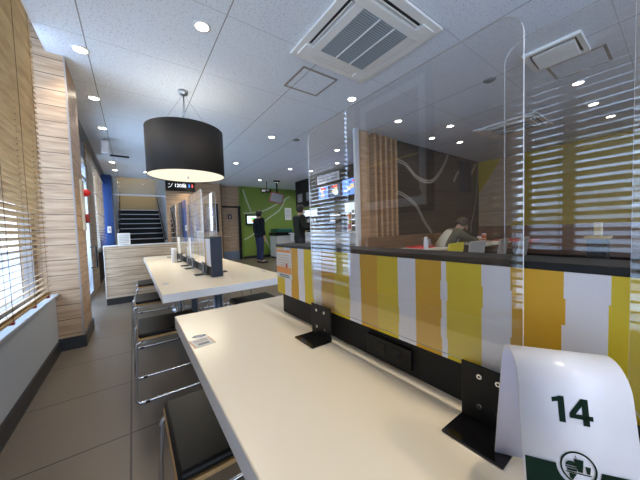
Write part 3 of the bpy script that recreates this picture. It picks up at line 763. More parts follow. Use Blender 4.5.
t = thing('drink_machine', 'tall black and white drinks machine behind the counter beside the standing customer', 'drinks machine', (5.3, 7.6, 0))
g = G(); g.box(5.1, 5.6, 7.15, 8.3, 0, 1.75, M['black_soft'], .01); g.out('body', t)
g = G(); g.box(5.085, 5.1, 7.2, 8.25, 1.50, 1.72, LIGHTBOX); g.out('lit_panel', t)
for k in range(5):
    g = G(); g.box(5.05, 5.1, 7.28 + k * .2, 7.36 + k * .2, 1.28, 1.42, M['plastic_white'], .01); g.out('nozzle', t)
g = G(); g.box(5.0, 5.1, 7.2, 8.25, .98, 1.02, M['steel']); g.out('drip_tray', t)
# till, coffee machine and promo card on the service counter
def till(x, y, label):
    t = thing('cash_register', label, 'cash register', (x, y, .94))
    g = G(); g.box(x - .10, x + .12, y - .14, y + .14, .94, 1.0, M['coffee_metal'], .01); g.out('base', t)
    g = G(); g.box(-.015, .015, -.15, .15, 0, .22, M['black'], .006, mtx=Matrix.Translation((x + .02, y, 1.03)) @ Matrix.Rotation(-.3, 4, 'Y')); g.out('display', t)
    g = G(); g.cyl((x, y, 1.0), (x, y, 1.06), .02, M['black']); g.out('neck', t)
till(4.66, 6.7, 'black cash register on the counter in front of the standing customer')
till(4.66, 5.9, 'black cash register on the counter below the blue menu')
t = thing('coffee_machine', 'steel coffee machine on the counter below the menu monitors', 'coffee machine', (4.66, 5.45, .94))
g = G(); g.box(4.52, 4.84, 5.22, 5.58, .94, 1.32, M['coffee_metal'], .02); g.out('body', t)
g = G(); g.box(4.505, 4.52, 5.28, 5.52, 1.18, 1.28, M['black_gloss']); g.out('control_panel', t)
g = G(); g.cyl((4.68, 5.4, 1.32), (4.68, 5.4, 1.42), .08, M['black_gloss']); g.out('bean_hopper', t)
t = thing('promo_card', 'tall orange and white promotional card at the counter end', 'card', (4.5, 4.98, .94))
g = G(); g.box(4.50, 4.515, 4.88, 5.04, .945, 1.42, M['paper'], .002); g.out('card_sheet', t)
g = G(); g.box(4.494, 4.50, 4.90, 5.02, 1.28, 1.40, M['orange']); g.box(4.494, 4.50, 4.90, 5.02, 1.02, 1.14, M['food_red']); g.box(4.493, 4.50, 4.91, 5.01, 1.18, 1.24, M['yellow']); g.out('card_picture', t)
g = G(); g.box(4.46, 4.56, 4.87, 5.05, .94, .947, M['grey_mid']); g.out('foot', t)
g = G(); g.box(4.36, 4.50, 6.95, 7.25, .94, 1.02, M['tan_box'], .006); tag(g.out('straw_box'), 'low yellow box on the counter beside the standing customer', 'box')

# slatted screen + post
g = G(); g.box(3.10, 3.19, 3.22, 3.27, 0, CEIL, M['paint_white']); g.box(3.19, 3.42, 3.22, 3.34, 0, CEIL, W_SLAT)
struct(g.out('wall_column'))
t = thing('slatted_screen', 'floor to ceiling screen of vertical wooden slats beside the dark timber wall', 'screen', (3.85, 3.25, 0))
g = G(); g.box(3.42, 4.18, 3.40, 3.45, 0, CEIL, W_BOOTH); g.out('backing', t)
for k in range(5):
    x = 3.53 + k * .145
    g = G(); g.box(x, x + .055, 3.19, 3.33, .0, CEIL - .001, W_SLAT); g.out('slat', t)
# booth back
t = thing('booth_partition', 'reddish brown wooden booth back in front of the slatted screen', 'booth', (4.2, 3.05, 0))
g = G(); g.box(3.10, 5.35, 2.98, 3.06, 0, .88, W_BOOTH, .004); g.out('back_panel', t)
g = G(); g.box(3.12, 5.35, 2.70, 2.98, .36, .44, M['bench_brown'], .015); g.out('bench_seat', t)
g = G(); g.box(3.14, 5.33, 2.76, 2.96, 0, .36, M['black_soft']); g.out('plinth', t)
t = thing('wall_bench', 'dark brown bench along the tan and yellow right wall', 'bench', (7.4, .8, 0))
g = G(); g.box(7.56, 7.69, -1.5, 3.2, .40, .98, W_BOOTH, .01); g.out('backrest', t)
g = G(); g.box(7.15, 7.56, -1.5, 3.2, .36, .46, M['bench_brown'], .015); g.out('seat', t)
g = G(); g.box(7.25, 7.62, -1.45, 3.15, 0, .36, M['black_soft']); g.out('plinth', t)

# ================================================================= DINING TABLES / CHAIRS beyond the divider
def cafe_table(cx, cy, lx, ly, label, top=M['plastic_cream']):
    t = thing('cafe_table', label, 'table', (cx, cy, 0))
    g = G(); g.box(cx - lx / 2, cx + lx / 2, cy - ly / 2, cy + ly / 2, TZ - .03, TZ, top, .005); g.out('tabletop', t)
    g = G(); g.cyl((cx, cy, .03), (cx, cy, TZ - .03), .035, M['steel']); g.out('pedestal', t)
    g = G(); g.cyl((cx, cy, 0), (cx, cy, .03), .15, M['grey_mid'], r1=.14, seg=24); g.out('base', t)
    return t
cafe_table(3.50, 2.2, .62, .6, 'pale square table with white bottle and red tray by the booth')
cafe_table(5.09, 2.1, .94, .6, 'grey table where the seated person leans over a tray')
cafe_table(6.1, 1.9, .7, .6, 'far table with red top near the tan wall', M['red'])
cafe_table(2.6, .42, .7, .6, 'dark table holding the black dispenser, just behind the striped divider', M['bench_brown'])
def cafe_chair(cx, cy, rz, m_, label):
    t = thing('cafe_chair', label, 'chair', (cx, cy, 0))
    R_ = Matrix.Translation((cx, cy, 0)) @ Matrix.Rotation(rz, 4, 'Z')
    g = G(); g.box(-.21, .21, -.20, .20, .43, .455, m_, .01, mtx=R_); g.out('seat', t)
    g = G(); g.box(-.20, .20, -.012, .012, -.17, .17, m_, .010, mtx=R_ @ Matrix.Translation((0, -.21, .66)) @ Matrix.Rotation(.14, 4, 'X')); g.out('backrest', t)
    for sx in (-.12, .12):
        g = G(); g.box(sx - .012, sx + .012, -.20, -.18, .44, .58, M['chrome'], mtx=R_); g.out('back_support', t)
    for sx in (-.17, .17):
        for sy in (-.16, .16):
            g = G(); g.cyl(R_ @ Vector((sx, sy, .43)), R_ @ Vector((sx * 1.12, sy * 1.15, 0)), .011, M['chrome'], seg=8); g.out('leg', t)
    return t
cafe_chair(3.22, 1.85, 0.05, M['chair_yellow'], 'yellow moulded chair with its back to the striped divider')
cafe_chair(3.70, 1.80, -.05, M['chair_grey'], 'light grey chair right of the yellow chair')
cafe_chair(4.30, 1.72, .1, M['chair_taupe'], 'taupe chair right of the light grey chair')
cafe_chair(4.95, 1.66, 0, M['chair_grey'], 'pale grey chair before the far red table')
cafe_chair(4.27, 2.44, -PI / 2 - .62, M['chair_taupe'], 'taupe chair the seated person sits on')
t = thing('spray_bottle', 'white cylindrical bottle standing on the pale square table', 'bottle', (3.28, 2.06, TZ))
g = G(); g.lathe([(.028, 0), (.030, .01), (.030, .13), (.024, .14)], (3.28, 2.06, TZ), M['plastic_white'], 16); g.out('body', t)
g = G(); g.lathe([(.022, .14), (.024, .175), (.001, .178)], (3.28, 2.06, TZ), M['paper'], 16, caps=False); g.out('cap', t)
t = thing('serving_tray', 'red serving tray lying on the pale square table', 'tray', (3.55, 2.3, TZ))
g = G(); g.box(3.36, 3.74, 2.18, 2.44, TZ, TZ + .006, M['red'], .002); g.out('tray_base', t)
g = G()
for a in ((3.36, 3.74, 2.18, 2.19), (3.36, 3.74, 2.43, 2.44), (3.36, 3.37, 2.18, 2.44), (3.73, 3.74, 2.18, 2.44)): g.box(*a, TZ + .004, TZ + .02, M['red'])
g.out('rim', t)
t = thing('serving_tray', 'food tray in front of the seated person', 'tray', (5.07, 2.12, TZ))
g = G(); g.box(4.90, 5.24, 2.0, 2.26, TZ, TZ + .006, M['bench_brown'], .002); g.out('tray_base', t)
g = G(); g.box(4.92, 5.22, 2.02, 2.24, TZ + .006, TZ + .008, M['paper']); g.out('paper_liner', t)
def cup(x, y, z, r, h, m_, label, lid=True, straw=None, g_=None):
    t = thing('paper_cup', label, 'cup', (x, y, z))
    g = G(); g.lathe([(r * .75, 0), (r, h)], (x, y, z), m_, 16); g.out('body', t)
    g = G(); g.lathe([(r * 1.06, h), (r * 1.06, h + .008), (r * .8, h + .014), (.001, h + .014)], (x, y, z), M['plastic_white'], 16, caps=False); g.out('lid', t)
    if straw: 
        g = G(); g.cyl((x, y, z + h), (x + .01, y, z + h + .08), .004, straw, seg=6); g.out('straw', t)
cup(4.99, 2.1, TZ + .008, .035, .09, M['paper'], 'white paper cup with red straw on the food tray', straw=M['red'])
cup(5.42, 2.2, TZ, .04, .13, M['food_red'], 'reddish paper cup at the right end of the grey table')
g = G(); g.sph((5.08, 2.17, TZ + .03), .04, M['tan_box'], (1, 1, .5)); g.sph((5.08, 2.17, TZ + .045), .038, M['food_red'], (1, 1, .4)); tag(g.out('burger'), 'small burger lying on the paper of the food tray', 'burger')
g = G(); g.box(5.14, 5.19, 2.05, 2.12, TZ + .009, TZ + .05, M['red_dark'], .003); 
for k in range(6): g.box(5.143 + k * .007, 5.148 + k * .007, 2.07, 2.075, TZ + .05, TZ + .07 + .005 * (k % 3), M['yellow'])
tag(g.out('fries_carton'), 'red carton of fries on the food tray', 'fries')
t = thing('condiment_dispenser', 'black box dispenser with pale top on the dark table', 'dispenser', (2.55, .32, TZ))
g = G(); g.box(2.50, 2.60, .28, .38, TZ, .93, M['black'], .008); g.out('body', t)
g = G(); g.box(2.49, 2.61, .27, .39, .93, .95, M['tan_box'], .004); g.out('top_plate', t)
g = G(); g.box(2.53, 2.57, .31, .35, .95, 1.04, M['tan_box'], .006); g.out('pump_block', t)

# ================================================================= LONG TABLES
def long_table(cx, y0, y1, w, label, peds):
    t = thing('communal_table', label, 'table', (cx, (y0 + y1) / 2, 0))
    g = G(); g.box(cx - w / 2, cx + w / 2, y0, y1, TZ - .05, TZ, M['table_white'], .003)
    g.bm.normal_update(); ei = g.mi(M['table_edge'])
    for f in g.bm.faces:
        if abs(f.normal.z) < .3: f.material_index = ei
    g.out('tabletop', t)
    for y in peds:
        g = G(); g.cyl((cx, y, .02), (cx, y, TZ - .06), .032, M['steel_blue'], seg=20); g.out('pedestal', t)
        g = G(); g.lathe([(.125, 0), (.125, .008), (.03, .022)], (cx, y, 0), M['steel'], 32); g.out('base', t)
        g = G(); g.box(cx - .2, cx + .2, y - .2, y + .2, TZ - .06, TZ - .05, M['black']); g.out('top_plate', t)
TC1, TC2 = .53, .515
long_table(TC1, -1.75, 1.205, .815, 'near long cream table with the numbered stand on it', [-1.2, .35, .95])
long_table(TC2, 1.675, 4.60, .80, 'second long cream table under the drum lamp', [2.1, 3.12, 4.1])

YB = [1.0, .933, .882, .826, .784, .727, .681, .614, .547, .501, .443, .380, .334, .276, .264, .203, .158, .096, .053, -.02, -.09, -.13, -.2, -.26, -.32, -.36, -.43, -.5, -.56, -.62, -.70, -.75, -.82, -.88, -.95, -1.0, -1.1, -1.16, -1.25]
YC = ['yellow', 'print_white', 'amber', 'print_white', 'yellow', 'print_white', 'amber', 'yellow', 'print_white', 'amber', 'yellow', 'print_white', 'amber', 'print_white', 'yellow', 'print_white', 'amber', 'print_white', 'yellow', 'amber', 'print_white', 'yellow', 'amber', 'print_white', 'yellow', 'print_white', 'amber', 'yellow', 'print_white', 'amber', 'yellow', 'print_white', 'amber', 'print_white', 'yellow', 'amber', 'print_white', 'yellow']
def divider(x0, x1, ya, yb, label, yb_list, yc_list, ztop=1.0):
    """ya = near end, yb = far end"""
    t = thing('table_divider', label, 'divider', ((x0 + x1) / 2, (ya + yb) / 2, TZ))
    g = G(); g.box(x0 + .006, x1 - .006, ya + .004, yb - .035, TZ + .0005, .812, M['black_soft']); g.out('base', t)
    rnd = random.Random(3)
    for X, nm in ((x0, -1), (x1, 1)):
        g = G(); zb, zt = .797, ztop - .012
        yy = yb_list; steps = 5
        js = [[0] + [rnd.choice((-.002, 0, 0, 0, .002)) for _ in range(steps - 1)] for _ in yy]
        js[0] = [0] * steps; js[-1] = [0] * steps
        for k in range(len(yy) - 1):
            for s_ in range(steps):
                za = zb + (zt - zb) * s_ / steps; zc = zb + (zt - zb) * (s_ + 1) / steps
                a, b = yy[k] + js[k][s_], yy[k + 1] + js[k + 1][s_]
                g.box(min(X, X - nm * .008), max(X, X - nm * .008), b, a, za, zc, M[yc_list[k]])
        bmesh.ops.remove_doubles(g.bm, verts=g.bm.verts, dist=1e-5)
        g.out('printed_panel', t)
    g = G(); g.box(x0 + .008, x1 - .008, ya, yb - .0005, .812, ztop - .012, M['anthracite']); g.out('core', t)
    g = G(); g.box(x0 - .002, x1 + .002, ya, yb + .002, ztop - .012, ztop, M['black'], .002); g.out('top_rail', t)
    return t
divider(.490, .575, -1.25, 1.0, 'black-based divider with yellow and white striped panel running down the near table', YB, YC)
# second divider: near end 2.05, far 4.35
rnd = random.Random(12); yb2 = [4.35]; yc2 = []
pool = ['yellow', 'print_white', 'amber', 'print_white']
while yb2[-1] > 2.2: yc2.append(pool[len(yc2) % 4]); yb2.append(yb2[-1] - rnd.choice((.05, .08, .1)))
yc2.append('print_white'); yb2.append(2.075)
divider(.468, .545, 2.055, 4.35, 'dark-ended striped divider on the second long table', yb2, yc2, 1.02)
g = G(); g.box(.466, .547, 2.040, 2.054, TZ + .0005, 1.022, M['anthracite'], .002); tag(g.out('divider_end_board'), 'dark slate end board closing the divider on the second table', 'board')

# notice sheet at the far end of the near divider
t = thing('paper_notice', 'orange and white paper notice stuck on the far end of the striped divider', 'notice', (.489, .94, .9))
y0, y1, z0, z1 = .872, .998, .865, .982; X = .4893
g = G(); g.box(X - .0012, X, y0, y1, z0, z1, M['paper']); g.out('sheet', t)
g = G(); g.box(X - .0022, X - .0012, y0 + .004, y1 - .004, z1 - .014, z1 - .004, M['orange']); g.box(X - .0022, X - .0012, y0 + .002, y1 - .002, z0 + .02, z0 + .045, M['orange'])
g.box(X - .0030, X - .0022, y0 + .03, y0 + .042, z0 + .044, z0 + .060, M['red']); g.out('colour_band', t)
g = G()
for k in range(5): g.box(X - .0022, X - .0012, y0 + .012 + .006 * (k % 2), y1 - .012 - .01 * ((k + 1) % 3), z1 - .026 - k * .010, z1 - .024 - k * .010, M['amber'])
for k in range(2): g.box(X - .0022, X - .0012, y0 + .02, y1 - .03, z0 + .004 + k * .007, z0 + .007 + k * .007, M['ink'])
g.out('print_lines', t)

# outlet
t = thing('power_outlet', 'black double power outlet set in the base of the near divider', 'outlet', (.48, .41, .76))
g = G(); g.box(.484, .4955, .345, .478, .735, .783, M['black'], .002); g.out('cover_plate', t)
for yc in (.385, .432):
    g = G(); g.box(.4825, .485, yc - .014, yc + .014, .744, .774, M['black_soft'], .001)
    for d in (-.006, .006): g.box(.4818, .4828, yc + d - .0015, yc + d + .0015, .754, .764, M['black_gloss'])
    g.out('socket', t)

# acrylic screens ----------------------------------------------------------
def rrect(X, y0, y1, z0, z1, r, th):
    pts = []
    for cy, cz, a0 in ((y1 - r, z1 - r, 0), (y0 + r, z1 - r, 90), (y0 + r, z0 + r, 180), (y1 - r, z0 + r, 270)):
        for k in range(9):
            a = math.radians(a0 + k * 11.25); pts.append((X - th / 2, cy + r * math.cos(a), cz + r * math.sin(a)))
    return pts
def screen(X, y0, y1, z0, z1, label, side=-1, ends=(0, 1), r=.035, bolts=True, h=.10):
    t = thing('acrylic_screen', label, 'screen', (X, (y0 + y1) / 2, TZ))
    g = G(); g.prism(rrect(X, y0, y1, z0, z1, r, .004), (.004, 0, 0), ACRYL, ACRYL_EDGE); g.out('clear_panel', t)
    for e in ends:
        a, b = ((y1 - .10, y1) if e == 1 else (y0, y0 + .088))
        g = G(); xa = X + side * .0045
        g.box(min(xa, xa + side * .004), max(xa, xa + side * .004), a, b, TZ + .001, TZ + h, M['black'], .001)
        xf0, xf1 = sorted((xa, X + side * .075))
        g.box(xf0, xf1, a, b, TZ + .0005, TZ + .0042, M['black_gloss'], .001)
        br = g.out('bracket', t)
        for by in (a + .03, b - .03):
            for bz in (TZ + .03, TZ + h - .018):
                g = G(); xb = xa + side * .004; g.cyl((xb, by, bz), (xb + side * .002, by, bz), .0042, M['chrome'], seg=14); g.cyl((xb + side * .002, by, bz), (xb + side * .0024, by, bz), .002, M['black'], seg=6); g.out('bolt', br)
    return t
screen(.470, .137, .703, .816, 1.368, 'large clear acrylic screen standing on the near table in front of the striped divider')
screen(.470, -.532, .034, .816, 1.368, 'clear acrylic screen at the right edge behind the numbered stand')
screen(.598, -.36, .205, .816, 1.395, 'clear acrylic screen on the far side of the near divider', side=1)
for k, (a, b) in enumerate(((2.20, 2.76), (2.92, 3.48), (3.72, 4.28))):
    screen(.455, a, b, .80, 1.40 if k < 2 else 1.42, ('nearest', 'middle', 'farthest')[k] + ' clear acrylic screen on the window side of the second table divider')
    screen(.560, a + .02, b + .02, .80, 1.39, ('nearest', 'middle', 'farthest')[k] + ' clear acrylic screen on the aisle side of the second table divider', side=1)

# small table top stickers ---------------------------------------------------
def sticker(cx, cy, ang, label):
    t = thing('table_sticker', label, 'sticker', (cx, cy, TZ)); R_ = Matrix.Translation((cx, cy, TZ)) @ Matrix.Rotation(ang, 4, 'Z')
    g = G(); g.box(-.030, .030, -.034, .034, .0002, .0008, M['paper'], mtx=R_); g.out('sheet', t)
    g = G(); g.box(-.0300, -.0275, -.034, .034, .0008, .0011, M['orange'], mtx=R_); g.box(.0275, .0300, -.034, .034, .0008, .0011, M['orange'], mtx=R_)
    g.box(-.016, .016, -.022, -.006, .0008, .0011, M['grey_mid'], mtx=R_)
    for k in range(3): g.box(-.02, .02, .004 + k * .008, .007 + k * .008, .0008, .0011, M['grey_frame'], mtx=R_)
    g.out('print_lines', t)
sticker(.158, .862, .12, 'small white printed sticker near the window side corner of the near table')
g = G(); g.lathe([(.001, .0006), (.021, .0006), (.022, .0002)], (.160, .918, TZ), M['steel_blue'], 24, caps=False)
for v in g.bm.verts: v.co.y = .918 + (v.co.y - .918) * .62
p = tag(g.out('oval_sticker'), 'grey oval sticker beside the printed sticker on the near table', 'sticker')
g = G(); g.box(.148, .172, .9155, .9205, TZ + .0007, TZ + .0010, M['paper']); g.out('print_lines', p)
g = G(); g.lathe([(.001, .0006), (.021, .0006), (.022, .0002)], (.165, 2.03, TZ), M['steel_blue'], 24, caps=False)
for v in g.bm.verts: v.co.y = 2.03 + (v.co.y - 2.03) * 1.4
tag(g.out('oval_sticker'), 'grey sticker at the window side corner of the second table', 'sticker')
g = G(); g.lathe([(.001, .0006), (.02, .0006), (.021, .0002)], (.868, 2.02, TZ), M['steel_blue'], 24, caps=False)
tag(g.out('oval_sticker'), 'grey sticker at the aisle side corner of the second table', 'sticker')

# ================================================================= NUMBERED STAND
def stand(x0, y0, th, W, zt, R, s, zb, label, number=None, green=True, name='table_number_stand'):
    a = Vector((math.cos(th), math.sin(th), 0)); n = Vector((-a.y, a.x, 0))
    if n.y < 0: n = -n
    k_ = math.sqrt(1 + s * s); rr = R * (1 - s) / (k_ - s)
    zc = zt - rr; al = math.atan(s)
    t = thing(name, label, 'table stand', (x0, y0, TZ))
    th_ = .0028
    def prof(off):
        P_ = []; r_ = rr - off
        base = R + s * (zt - R - zb) - off * k_
        P_.append((-base, zb))
        for q in range(25):
            ang = PI - al - (PI - 2 * al) * q / 24 ; P_.append((r_ * math.cos(ang), zc + r_ * math.sin(ang)))
        P_.append((base, zb)); return P_
    po, pi_ = prof(0), prof(th_)
    def V(p, sft): return Vector((x0, y0, 0)) + n * p[0] + Vector((0, 0, p[1])) + a * sft
    g = G(); bm = g.bm; iw = g.mi(M['plastic_white']); il = g.mi(M['plastic_lilac'])
    O = [[bm.verts.new(V(p, sft)) for p in po] for sft in (0, W)]
    I = [[bm.verts.new(V(p, sft)) for p in pi_] for sft in (0, W)]
    for q in range(len(po) - 1):
        for A, B, m_ in ((O[0], O[1], iw), (I[0], I[1], il), (O[0], I[0], iw), (O[1], I[1], iw)):
            f = bm.faces.new((A[q], A[q + 1], B[q + 1], B[q])); f.material_index = m_; f.smooth = m_ == il or A is O[0] and B is O[1]
    for q in (0, len(po) - 1):
        f = bm.faces.new((O[0][q], O[1][q], I[1][q], I[0][q])); f.material_index = iw
    g.out('bent_sheet', t)
    # front face frame
    p0 = Vector((x0, y0, zt - R)) - n * R; down = (Vector((0, 0, -1)) - n * s).normalized()
    nf = a.cross(-down); nf = nf if nf.dot(-n) > 0 else -nf
    F_ = Matrix((( a.x, -down.x, nf.x, p0.x), (a.y, -down.y, nf.y, p0.y), (a.z, -down.z, nf.z, p0.z), (0, 0, 0, 1)))
    if number:
        g = G(); hgt = .0245
        def dg(ox, polys):
            for pl_ in polys: g.prism([F_ @ Vector((ox + x * hgt, -.0216 + y * hgt, .0002)) for x, y in pl_], nf * .0004, M['print_green'])
        dg(.0276, [[(.20, 0), (.41, 0), (.41, 1), (.25, 1), (.20, .92)], [(0, .72), (.20, .78), (.205, .92), (.26, 1), (.12, .93), (0, .90)]])
        dg(.0412, [[(.42, 0), (.62, 0), (.62, 1), (.42, 1)], [(0, .22), (.74, .22), (.74, .39), (0, .39)], [(0, .39), (.20, .39), (.45, .78), (.45, 1), (.40, 1)]])
        g.out('number', t)
    if green:
        L = (zt - R - zb) * k_; c = Vector((.0438, -.0605)); ro, ri = .0172, .0142; kk_ = .85
        # band with round cut-out
        def band(side):
            P_ = [(0.0012 if side < 0 else W - .0012, -.060)]
            for q in range(17):
                ang = q / 16 * PI / 2
                P_.append((c.x + side * ro * math.cos(ang), c.y - ro * math.sin(ang)))
            P_ += [(c.x, -L + .002), (0.0012 if side < 0 else W - .0012, -L + .002)]
            return P_
        g = G()
        for side in (-1, 1): g.prism([F_ @ Vector((x, y, .0003)) for x, y in band(side)], nf * .0004, M['print_green'])
        g.out('green_band', t)
        g = G(); N_ = 48
        for q in range(N_):
            a0, a1 = 2 * PI * q / N_, 2 * PI * (q + 1) / N_
            g.poly([F_ @ Vector((c.x + r_ * math.cos(x_), c.y + r_ * math.sin(x_), .0008)) for r_, x_ in ((.0127, a0), (ri, a0), (ri, a1), (.0127, a1))], M['print_green'])
        g.out('emblem_ring', t)
        g = G()
        def pl(pts): g.poly([F_ @ Vector((c.x + x * kk_, c.y + y * kk_, .0008)) for x, y in pts], M['print_green'])
        pl([(-.0115, .0012 + .004 * 0)] + [(-.0065 + .005 * math.cos(PI - q * PI / 10), .0018 + .0042 * math.sin(PI - q * PI / 10)) for q in range(11)] + [(-.0015, .0012)])   # bun
        pl([(-.0118, .0004), (-.0012, .0004), (-.0012, -.0010), (-.0118, -.0010)])
        pl([(-.0112, -.0018), (-.0012, -.0018), (-.0018, -.0042), (-.0105, -.0042)])
        pl([(-.0035, .0088), (.0052, .0088), (.0036, -.0040), (-.0008, -.0040)])      # drink
        pl([(.0062, .0032), (.0112, .0030), (.0100, -.0042), (.0072, -.0042)])        # small cup
        pl([(-.0128, -.0050), (.0120, -.0050), (.0100, -.0062), (-.0110, -.0062)])    # tray
        pl([(-.0090, -.0066), (-.0020, -.0066), (-.0040, -.0100), (-.0060, -.0135), (-.0085, -.0115)])  # hand
        pl([(-.0015, .0090), (-.0009, .0090), (-.0016, .0118), (-.0026, .0122), (-.0026, .0114), (-.0019, .0112)])
        g.out('emblem', t)
    return t
stand(.358, .118, -1.001, .091, .9117, .0344, .233, TZ + .0045, 'white arched table stand showing the number 14 above a green band', '14')
stand(.35, 3.42, -.10, .055, .885, .018, .12, TZ + .0008, 'small white table stand beside the divider brackets on the second table', green=False)
g = G(); g.box(.34, .40, 3.10, 3.16, TZ + .0005, .83, M['plastic_white'], .004); g.bm.clear()

# ================================================================= STOOLS
def make_stool(label, x, y):
    """origin at window-side near corner of seat on floor; seat .36 x .37"""
    t = thing('sled_stool', label, 'stool', (0, 0, 0))
    S = .37
    g = G(); g.box(0, S, 0, S, .415, .442, M['vinyl_black'], .012, seg=3); g.out('seat_pad', t)
    g = G(); g.box(-.004, S + .004, -.004, S + .004, .400, .4148, W_EDGE, .004); g.out('seat_board', t)
    g = G(); r = .0085
    for yy in (.012, S - .012):
        pts = [(.02, yy, .392)]
        z0 = r
        def arc(cx, cz, a0, a1):
            return [(cx + .03 * math.cos(a0 + (a1 - a0) * q / 5), yy, cz + .03 * math.sin(a0 + (a1 - a0) * q / 5)) for q in range(6)]
        pts = [(-.012 + .03, yy, .392)] + arc(-.012 + .03, .392 - .03, PI / 2, PI) + arc(-.03 + .03, z0 + .03, PI, 1.5 * PI) + arc(S + .03 - .03, z0 + .03, 1.5 * PI, 2 * PI) + arc(S + .012 - .03, .392 - .03, 0, PI / 2) + [(S + .012 - .03, yy, .392)]
        g.tube(pts, r, M['chrome'], 10)
    g.tube([(.03, .012, .384), (.03, S - .012, .384)], r, M['chrome'], 8); g.tube([(S - .03, .012, .384), (S - .03, S - .012, .384)], r, M['chrome'], 8)
    g.out('sled_frame', t)
    for xx in (.03, S - .03):
        for yy in (.012, S - .012):
            g = G(); g.box(xx - .012, xx + .012, yy - .010, yy + .010, 0, .014, M['black'], .002); g.out('glide', t)
    t.location = (x, y, 0)
    return t
s0 = make_stool('nearest black stool with plywood rim, tucked under the near table', .062, .735)
gname = 'black sled stools along the long tables'; s0['group'] = gname
dup(s0, (-.004, 1.94, 0), 'black stool with full chrome sled legs under the near end of the second table', 0, gname)
dup(s0, (-.010, 2.90, 0), 'middle black stool on the window side of the second table', .02, gname)
dup(s0, (.02, 3.86, 0), 'farthest black stool on the window side, next to the low partition', 0, gname)
dup(s0, (.69, 2.06, 0), 'nearest black stool on the aisle side of the second table', 0, gname)
dup(s0, (.72, 2.95, 0), 'middle black stool on the aisle side of the second table', 0, gname)
dup(s0, (.71, 3.85, 0), 'farthest black stool on the aisle side of the second table', 0, gname)
dup(s0, (.70, .70, 0), 'black stool on the aisle side of the near table', 0, gname)

# ================================================================= PEOPLE
def skin_mesh(name, joints, edges, root, m, parent, mtx, sub=2, smooth=True):
    joints = {k: v for k, v in joints.items() if any(k in e for e in edges)}
    """joints: {name: (x,y,z,r) or (x,y,z,rx,ry)}"""
    me = bpy.data.meshes.new(name); keys = list(joints); idx = {k: i for i, k in enumerate(keys)}
    me.from_pydata([joints[k][:3] for k in keys], [(idx[a], idx[b]) for a, b in edges], [])
    o = bpy.data.objects.new(name + '_tmp', me); COL.objects.link(o)
    sk = o.modifiers.new('s', 'SKIN'); sk.use_smooth_shade = True
    if not me.skin_vertices:
        bm = bmesh.new(); bm.from_mesh(me); bm.verts.layers.skin.verify(); bm.to_mesh(me); bm.free()
    for k in keys:
        v = me.skin_vertices[0].data[idx[k]]; j = joints[k]
        v.radius = (j[3], j[4] if len(j) > 4 else j[3]); v.use_root = (k == root)
    ss = o.modifiers.new('u', 'SUBSURF'); ss.levels = sub; ss.render_levels = sub
    dg = bpy.context.evaluated_depsgraph_get(); dg.update()
    m2 = bpy.data.meshes.new_from_object(o.evaluated_get(dg)); bpy.data.objects.remove(o); bpy.data.meshes.remove(me)
    m2.transform(mtx); m2.materials.clear(); m2.materials.append(m)
    for p_ in m2.polygons: p_.use_smooth = True
    r = bpy.data.objects.new(name, m2); COL.objects.link(r)
    if parent is not None:
        r.parent = parent; r.matrix_parent_inverse = parent_world(parent).inverted()
    return r

